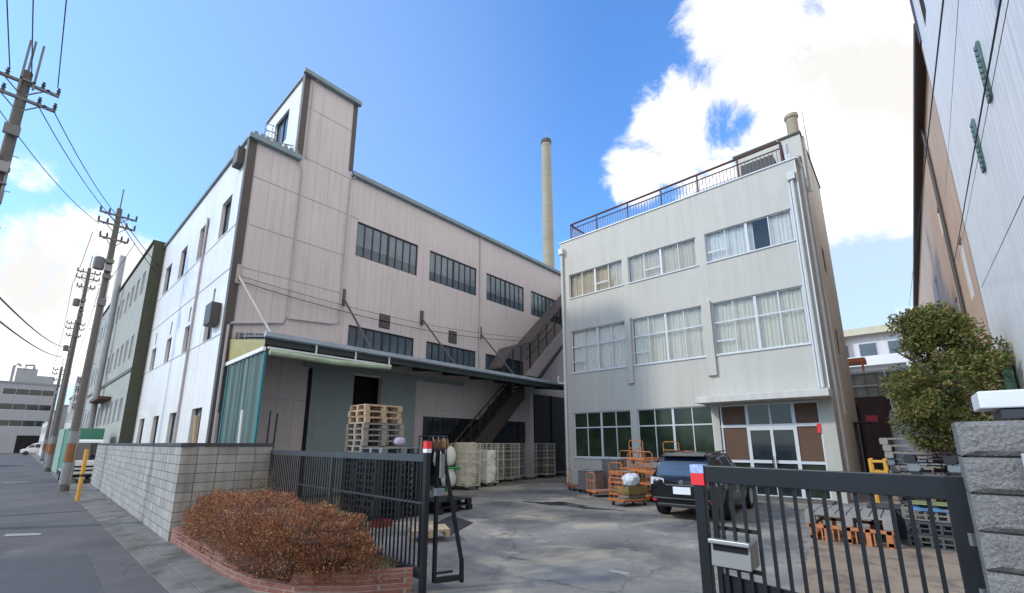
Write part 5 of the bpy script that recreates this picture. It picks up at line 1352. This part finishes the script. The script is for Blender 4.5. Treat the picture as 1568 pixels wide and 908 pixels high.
tag(B().tube([(13.1, 15.4, .98), (13.8, 15.4, .98), (13.8, 16.1, .98), (13.1, 16.1, .98), (13.1, 15.4, .98)], .05, 6).tube([(13.1, 15.4, 0), (13.1, 15.4, .98)], .035, 6).tube([(13.8, 16.1, 0), (13.8, 16.1, .98)], .035, 6).build('green_stand', mat('green_paint', (.03, .35, .10), .5), org=(13.4, 15.7, 0)), 'bright green tubular stand around the white sacks', 'stand')
sack('sack', 'lilac cloth bag on the black plastic pallets behind the gate', mat('lilac_cloth', (.50, .44, .55), .9, var=.1), (8.2, 12.0, 2.0), (.17, .16), .24, seed=8)

# ------------------------------------------------------------------ orange hand carts
GC = 'orange hand carts heaped before the office'
def make_cart():
    t = thing('hand_cart', 'x', 'hand cart', local=True, group=GC)
    B().box(-.56, .56, -.34, .34, .20, .225).build('deck', mat('cart_deck', (.26, .22, .19), .7, var=.2), t)
    B().box(-.60, .60, -.38, -.345, .165, .235).box(-.60, .60, .345, .38, .165, .235).box(-.60, -.565, -.345, .345, .165, .235).box(.565, .60, -.345, .345, .165, .235).build('deck_rim', M_ora, t, bevel=.008)
    h = B().tube([(-.57, -.33, .2), (-.57, -.33, .86), (-.59, -.27, .92), (-.59, .27, .92), (-.57, .33, .86), (-.57, .33, .2)], .019, 7)
    h.tube([(-.57, -.33, .62), (-.57, .33, .62)], .013, 5)
    for y in (-.11, .11): h.tube([(-.57, y, .25), (-.57, y, .62)], .011, 5)
    h.build('handle', M_orr, t, smooth=True)
    for x in (-.46, .46):
        for y in (-.27, .27):
            c_ = B().lathe([(0, -.022), (.062, -.022), (.068, 0), (.062, .022), (0, .022)], (x, y, .068), 12, 'y').build('caster', M_rub, t)
            B().prism([(x-.03, .07), (x+.03, .07), (x+.045, .15), (x-.045, .15)], 'y', y-.032, y-.024).prism([(x-.03, .07), (x+.03, .07), (x+.045, .15), (x-.045, .15)], 'y', y+.024, y+.032).build('fork', M_gal, c_)
    return t
cart0 = make_cart(); first = [True]
def cart(x, y, z, rz, label):
    o = cart0 if first[0] else copy_tree(cart0); first[0] = False
    return place(o, (x, y, z), R(rz), label)
cart(14.45, 7.45, 0, -18, 'orange hand cart nearest the car, carrying a yellow crate and white bag')
cart(16.25, 9.45, 0, -30, 'low orange hand cart with an empty grey deck left of the heap')
cart(17.7, 11.45, 0, -35, 'orange hand cart farthest left, beside the grey mesh bins')
hs_ = [((16.1, 8.3), (0, .42, .78), -14), ((17.2, 8.0), (0, .42, .84, 1.26), -8), ((16.2, 7.2), (0, .42, .84), -22), ((17.3, 6.75), (0, .42, .84, 1.2), -15)]
hs_ += [((17.9, 8.9), (0, .42, .84), -5), ((15.9, 7.75), (0,), -25)]
nm = [['bottom', 'second', 'top'], ['bottom', 'second', 'third', 'top'], ['bottom', 'middle', 'top'], ['bottom', 'second', 'third', 'top'], ['bottom', 'middle', 'top'], ['single']]
wh = ['the front left stack of the heap', 'the tall rear stack of the heap', 'the stack just behind the white bag', 'the rear stack next to the car', 'the rearmost stack behind the tall one', 'a gap between the front cart and the stacks']
for i, ((x, y), zs, a) in enumerate(hs_):
    for k, z in enumerate(zs): cart(x+rnd.uniform(-.1, .1), y+rnd.uniform(-.08, .08), z, a+rnd.uniform(-5, 5)+(180 if (i+k) % 3 == 2 else 0), 'orange hand cart, %s of %s' % (nm[i][k], wh[i]))
yc = B(); yc.box(-.45, .45, -.3, .3, 0, .03)
for s_ in (-1, 1): yc.box(-.45, .45, s_*.3-.015, s_*.3+.015, .031, .26); yc.box(s_*.45-.015, s_*.45+.015, -.284, .284, .031, .26)
o = yc.build('crate', mat('ochre_crate', (.26, .18, .06), .6, var=.2), org=(0, 0, 0), bevel=.006); place(o, (14.62, 7.42, .36), R(-18)); tag(o, 'ochre plastic crate riding on the front orange cart', 'crate')
o = B().box(-.4, .4, -.25, .25, 0, .10).build('crate', MC['cart_deck'], org=(0, 0, 0)); place(o, (14.62, 7.42, .25), R(-18)); tag(o, 'flat brown tray under the ochre crate on the front cart', 'tray')
o = sack('plastic_bag', 'bulging translucent white plastic bag on the ochre crate', mat('white_plastic', (.62, .64, .70), .3, var=.12, sc_=9, bump=.6, bscale=14), (14.62, 7.42, .58), (.36, .27), .46, 'bag', seed=5)
# grey mesh bins
for (x, y, h, lb) in ((17.1, 10.55, .92, 'grey slatted bin cart in front, left of the orange heap'), (18.2, 10.0, 1.38, 'taller grey brown bin cart behind the grey slatted one')):
    t = thing('bin_cart', lb, 'bin cart', (x, y, 0))
    B().box(x-.42, x+.42, y-.42, y+.42, .14, .18).box(x-.40, x-.385, y-.4, y+.4, .18, h).box(x+.385, x+.40, y-.4, y+.4, .18, h).box(x-.384, x+.384, y-.4, y-.385, .18, h).box(x-.384, x+.384, y+.385, y+.4, .18, h).build('bin', mat('bin_grey', (.17, .175, .18), .65, var=.2), t)
    f = B()
    for k in (1, 2, 4):
        f.box(x-.42+k*.16, x-.40+k*.16, y-.43, y-.405, .1, h); f.box(x-.43, x-.405, y-.42+k*.16, y-.40+k*.16, .1, h)
    f.build('rib', M_orr, t)
    f = B().tube([(x-.42, y-.42, h), (x+.42, y-.42, h), (x+.42, y+.42, h), (x-.42, y+.42, h), (x-.42, y-.42, h)], .02, 6); f.build('rim', M_gal, t)
    for a in (-.34, .34):
        for b in (-.34, .34): B().lathe([(0, -.02), (.07, -.02), (.07, .02), (0, .02)], (x+a, y+b, .07), 10, 'y').build('caster', M_rub, t)
ht = thing('grey_hand_truck', 'slim pale hand truck leaning by the office corner pipe', 'hand truck', (19.4, 12.6, 0))
for y0 in (12.35,): B().tube([(19.6, y0, .1), (19.75, y0, 1.0), (19.75, y0+.4, 1.0), (19.6, y0+.4, .1)], .02, 6).tube([(19.68, y0, .6), (19.68, y0+.4, .6)], .015, 5).build('frame', M_gal, ht)
B().box(19.35, 19.6, 12.33, 12.77, .03, .05).build('toe_plate', M_gal, ht)
B().lathe([(0, -.02), (.09, -.02), (.09, .02), (0, .02)], (19.66, 12.33, .09), 12, 'y').lathe([(0, -.02), (.09, -.02), (.09, .02), (0, .02)], (19.66, 12.8, .09), 12, 'y').build('wheel', M_rub, ht)

# ------------------------------------------------------------------ pallets
def make_pallet(m_, W=1.5, D=1.1, H=.175, plastic=False):
    t = thing('pallet', 'x', 'pallet', local=True)
    d = B(); n = 8
    for k in range(n):
        x0 = -W/2+k*W/n; d.box(x0+.012, x0+W/n-.012, -D/2, D/2, H-.024, H)
    for k in (0, 3.5, 7):
        x0 = -W/2+k*W/n; d.box(x0+.01, x0+W/n-.01, -D/2, D/2, 0, .02)
    d.build('deck', m_, t)
    r_ = B()
    for y in (-D/2, -.06, D/2-.12):
        if plastic:
            for x in (-W/2, -.1, W/2-.2): r_.box(x, x+.2, y, y+.12, .0205, H-.0245)
        else:
            r_.box(-W/2, W/2, y, y+.12, H-.05, H-.0245)
            for x in (-W/2, -.09, W/2-.18): r_.box(x, x+.18, y, y+.12, .0205, H-.0505)
    r_.build('runner', m_, t)
    return t
tmpl = {}
def pallet(kind, loc, rz, label, group=None, scale=None):
    if kind not in tmpl:
        tmpl[kind] = make_pallet({'pale': M_wood, 'grey': M_woodg, 'black': M_plas, 'white': M_plasg}[kind], plastic=kind in ('black', 'white')); o = tmpl[kind]
    else:
        o = copy_tree(tmpl[kind])
    place(o, loc, rz, label, group)
    if scale: o.scale = scale
    elif o is not tmpl[kind]: o.scale = (1, 1, 1)
    return o
G1 = 'pallets stacked behind the left gate'
z = 0; lab = ['lowest', 'second', 'third', 'fourth', 'fifth', 'sixth', 'seventh', 'eighth', 'ninth', 'tenth']
for k in range(10):
    pallet('black', (7.98+rnd.uniform(-.02, .02), 13.1+rnd.uniform(-.02, .02), z), R(rnd.uniform(-1, 1)), 'black plastic pallet, %s from the ground in the tall mixed stack' % lab[k], G1); z += .18
ord5 = ['lowest', 'second', 'middle', 'fourth', 'topmost']
for k in range(5):
    pallet('grey', (7.98+rnd.uniform(-.03, .03), 13.1+rnd.uniform(-.03, .03), z), R(rnd.uniform(-2, 2)), 'weathered grey wooden pallet, %s of the grey ones in the tall mixed stack' % ord5[k], G1); z += .18
for k in range(3):
    pallet('pale', (7.92+rnd.uniform(-.05, .05), 13.05+rnd.uniform(-.03, .03), z), R(rnd.uniform(-4, 4)), 'pale wooden pallet, %s of the three crowning the tall mixed stack' % ['lowest', 'middle', 'topmost'][k], G1, (.90, .95, 1.1)); z += .195
z = 0
for k in range(10):
    pallet('black', (7.45+rnd.uniform(-.02, .02), 11.35+rnd.uniform(-.02, .02), z), R(rnd.uniform(-1.5, 1.5)), 'black plastic pallet, %s from the ground in the shorter stack nearer the gate' % lab[k], G1); z += .176
pallet('white', (7.5, 11.3, z), R(2), 'pale grey plastic pallet topping the shorter stack nearer the gate', G1)
pallet('black', (9.4, 11.2, 0), R(5), 'black plastic pallet lying lowest right of the short stack', G1)
pallet('black', (9.4, 11.25, .18), R(2), 'black plastic pallet lying upon another right of the short stack', G1)
pallet('pale', (6.4, 8.1, .1), R(-30), 'broken pale wooden pallet lying on rubble by the steel plate', 'loose pallets', (.55, .6, .9))
o = B().box(-.35, .35, -.22, .22, 0, .03).box(-.35, .35, -.22, -.2, .03, .24).box(-.35, .35, .2, .22, .03, .24).box(-.35, -.33, -.2, .2, .03, .24).box(.33, .35, -.2, .2, .03, .24).build('crate', mat('red_crate', (.25, .03, .025), .5, var=.1), org=(0, 0, 0)); place(o, (6.6, 10.3, .0), R(20)); o.scale = (.7, .8, .6); tag(o, 'red plastic crate on the ground seen through the sliding gate bars', 'crate')

# right-hand heap
G2 = 'pallets heaped at the right of the yard'
def oframe():
    t = thing('orange_base', 'rusty orange steel stillage base under the nearest grey pallet at right', 'stillage', (12.7, 1.25, 0))
    f = B()
    for y in (.6, 1.25, 1.9): f.box(12.05, 13.35, y-.04, y+.04, .03, .10); f.box(12.05, 13.35, y-.03, y+.03, .26, .31)
    for x in (12.05, 13.3):
        for y in (.56, .9, 1.22, 1.6, 1.86): f.box(x, x+.06, y, y+.08, .0, .33)
    for k in range(15):
        f.box(12.07, 12.10, .54+k*.098, .565+k*.098, .03, .27)
    f.box(12.05, 12.11, .5, 2.0, .27, .335); f.box(13.3, 13.36, .5, 2.0, .27, .335)
    f.build('frame', M_orr, t)
oframe()
pallet('grey', (12.75, 1.25, .345), R(90), 'weathered grey wooden pallet with wide boards on the rusty orange base', G2, (1.0, 1.25, 1.5))
nth = ['lowest', 'second', 'third', 'fourth', 'fifth', 'sixth', 'seventh', 'eighth', 'ninth', 'tenth', 'eleventh']
for k in range(11):
    pallet('grey' if k % 4 else 'white', (16.9+rnd.uniform(-.05, .05), -.15+rnd.uniform(-.05, .05), k*.185), R(90+rnd.uniform(-3, 3)), '%s pallet, %s from the ground in the rear right stack' % ('weathered wooden' if k % 4 else 'grey plastic', nth[k]), G2)
pallet('grey', (16.8, -.1, 11*.185), R(86), 'grey wooden pallet lying topmost on the rear right stack', G2)
for k in range(8):
    pallet('black', (14.4+rnd.uniform(-.04, .04), -.60+rnd.uniform(-.04, .04), k*.18), R(90+rnd.uniform(-3, 3)), 'black plastic pallet, %s from the ground in the dark right stack' % nth[k], G2)
pallet('white', (14.4, -.58, 8*.18), R(91), 'grey plastic pallet second from the top of the dark right stack', G2)
pallet('black', (14.35, -.56, 9*.18), R(88), 'black plastic pallet crowning the dark right stack', G2)
for i, (x, y, z, c_, l_) in enumerate([(12.9, -.1, 0, (.075, .08, .07), 'dark green grey crate, lowest of the crate pile behind the gate bars'), (12.9, -.1, .26, (.05, .055, .06), 'black crate, second of the crate pile behind the gate bars'), (12.95, -.08, .52, (.20, .175, .14), 'beige crate, third of the crate pile behind the gate bars')]):
    cb2 = B().box(-.3, .3, -.42, .42, 0, .03)
    for k in range(6):
        for s_ in (-1, 1): cb2.box(s_*.3-.012, s_*.3+.012, -.42+k*.164-.02, -.42+k*.164+.02, .03, .24)
    for k in range(5):
        for s_ in (-1, 1): cb2.box(-.3+k*.15-.02, -.3+k*.15+.02, s_*.42-.012, s_*.42+.012, .03, .24)
    for s_ in (-1, 1): cb2.box(s_*.3-.016, s_*.3+.016, -.43, .43, .2, .25); cb2.box(-.284, .284, s_*.42-.016, s_*.42+.016, .2, .25); cb2.box(s_*.3-.014, s_*.3+.014, -.42, .42, .10, .13)
    o = cb2.build('crate', mat('crate_%s' % ['green_grey', 'black', 'beige'][i], c_, .6, var=.15), org=(0, 0, 0)); place(o, (x, y, z), R(rnd.uniform(-4, 4))); tag(o, l_, 'crate', 'crates behind the swing gate')
bs_ = B(); n = 12
bs_.loft([[(12.6+.5*i/n, -.42+.6*j/n, .79+.035*math.sin(i*1.3)*math.cos(j*1.1)+(-.07 if i == 0 else 0)) for j in range(n+1)] for i in range(n+1)], cap=False, closed=False)
tag(bs_.build('blue_sheet', mat('blue_sheet', (.06, .19, .36), .45, var=.1), org=(12.9, -.1, .8), smooth=True), 'crumpled bright blue plastic sheet over the crate pile', 'sheet')
o = B().box(12.56, 13.3, -.6, .25, .84, .855).build('board', mat('yellow_green_board', (.25, .26, .10), .6), org=(12.9, 0, .86)); tag(o, 'thin yellow green board lying across the blue sheet', 'board')
o = B().box(13.4, 14.2, .2, .95, 0, .62).box(13.36, 14.24, .16, .99, .62, .66).build('metal_chest', mat('chest_dark', (.035, .036, .04), .5, var=.15), org=(13.8, .6, 0), bevel=.01); tag(o, 'low black metal chest behind the grey pallet at right', 'chest')
o = B().box(13.34, 13.356, .62, .76, .42, .56).build('paper_tag', M_white, org=(13.35, .7, .5)); tag(o, 'small white paper tag on the black metal chest', 'tag')
yf = thing('yellow_stillage', 'small yellow steel frame between the office corner and the rear right pallets', 'frame', (15.5, .8, 0))
f = B()
for x in (15.5, 16.1):
    for y in (.62, .92): f.box(x-.035, x+.035, y-.035, y+.035, 0, 1.66)
for z in (.3, 1.3, 1.56):
    f.box(15.535, 16.065, .59, .65, z, z+.05); f.box(15.535, 16.065, .89, .95, z, z+.05); f.box(15.47, 15.53, .655, .885, z, z+.05); f.box(16.07, 16.13, .655, .885, z, z+.05)
f.build('frame', mat('yellow_frame', (.70, .36, .04), .5, var=.15), yf, bevel=.006)

# brown dead brush under the tree
db = thing('dead_bush', 'brown dead brush heaped below the tree beside the pallets', 'bush', (15.0, -1.0, 0))
rg = random.Random(5); tb = B()
for i in range(170):
    p = Vector((14.9+rg.gauss(0, .35), -.95+rg.gauss(0, .35), rg.uniform(.4, 1.3))); q = p+Vector((rg.gauss(0, .3), rg.gauss(0, .3), rg.uniform(.15, .8)))
    if q.y < -1.9: continue
    tb.tube([p, (p+q)/2+Vector((rg.gauss(0, .05), 0, .03)), q], .007, 4, .002)
tb.build('branch', mat('dead_twig', (.15, .075, .05), .9, var=.2), db)
lb = B()
for i in range(1500):
    p = Vector((14.9+rg.gauss(0, .38), -.95+rg.gauss(0, .36), rg.uniform(.5, 2.0)))
    if p.y < -1.9: continue
    leaf(lb, p, rg.uniform(.03, .07), rg)
lb.build('foliage', leafmat('dead_leaf', [(0, (.07, .03, .02)), (.6, (.20, .10, .06)), (1, (.32, .22, .10))]), db)
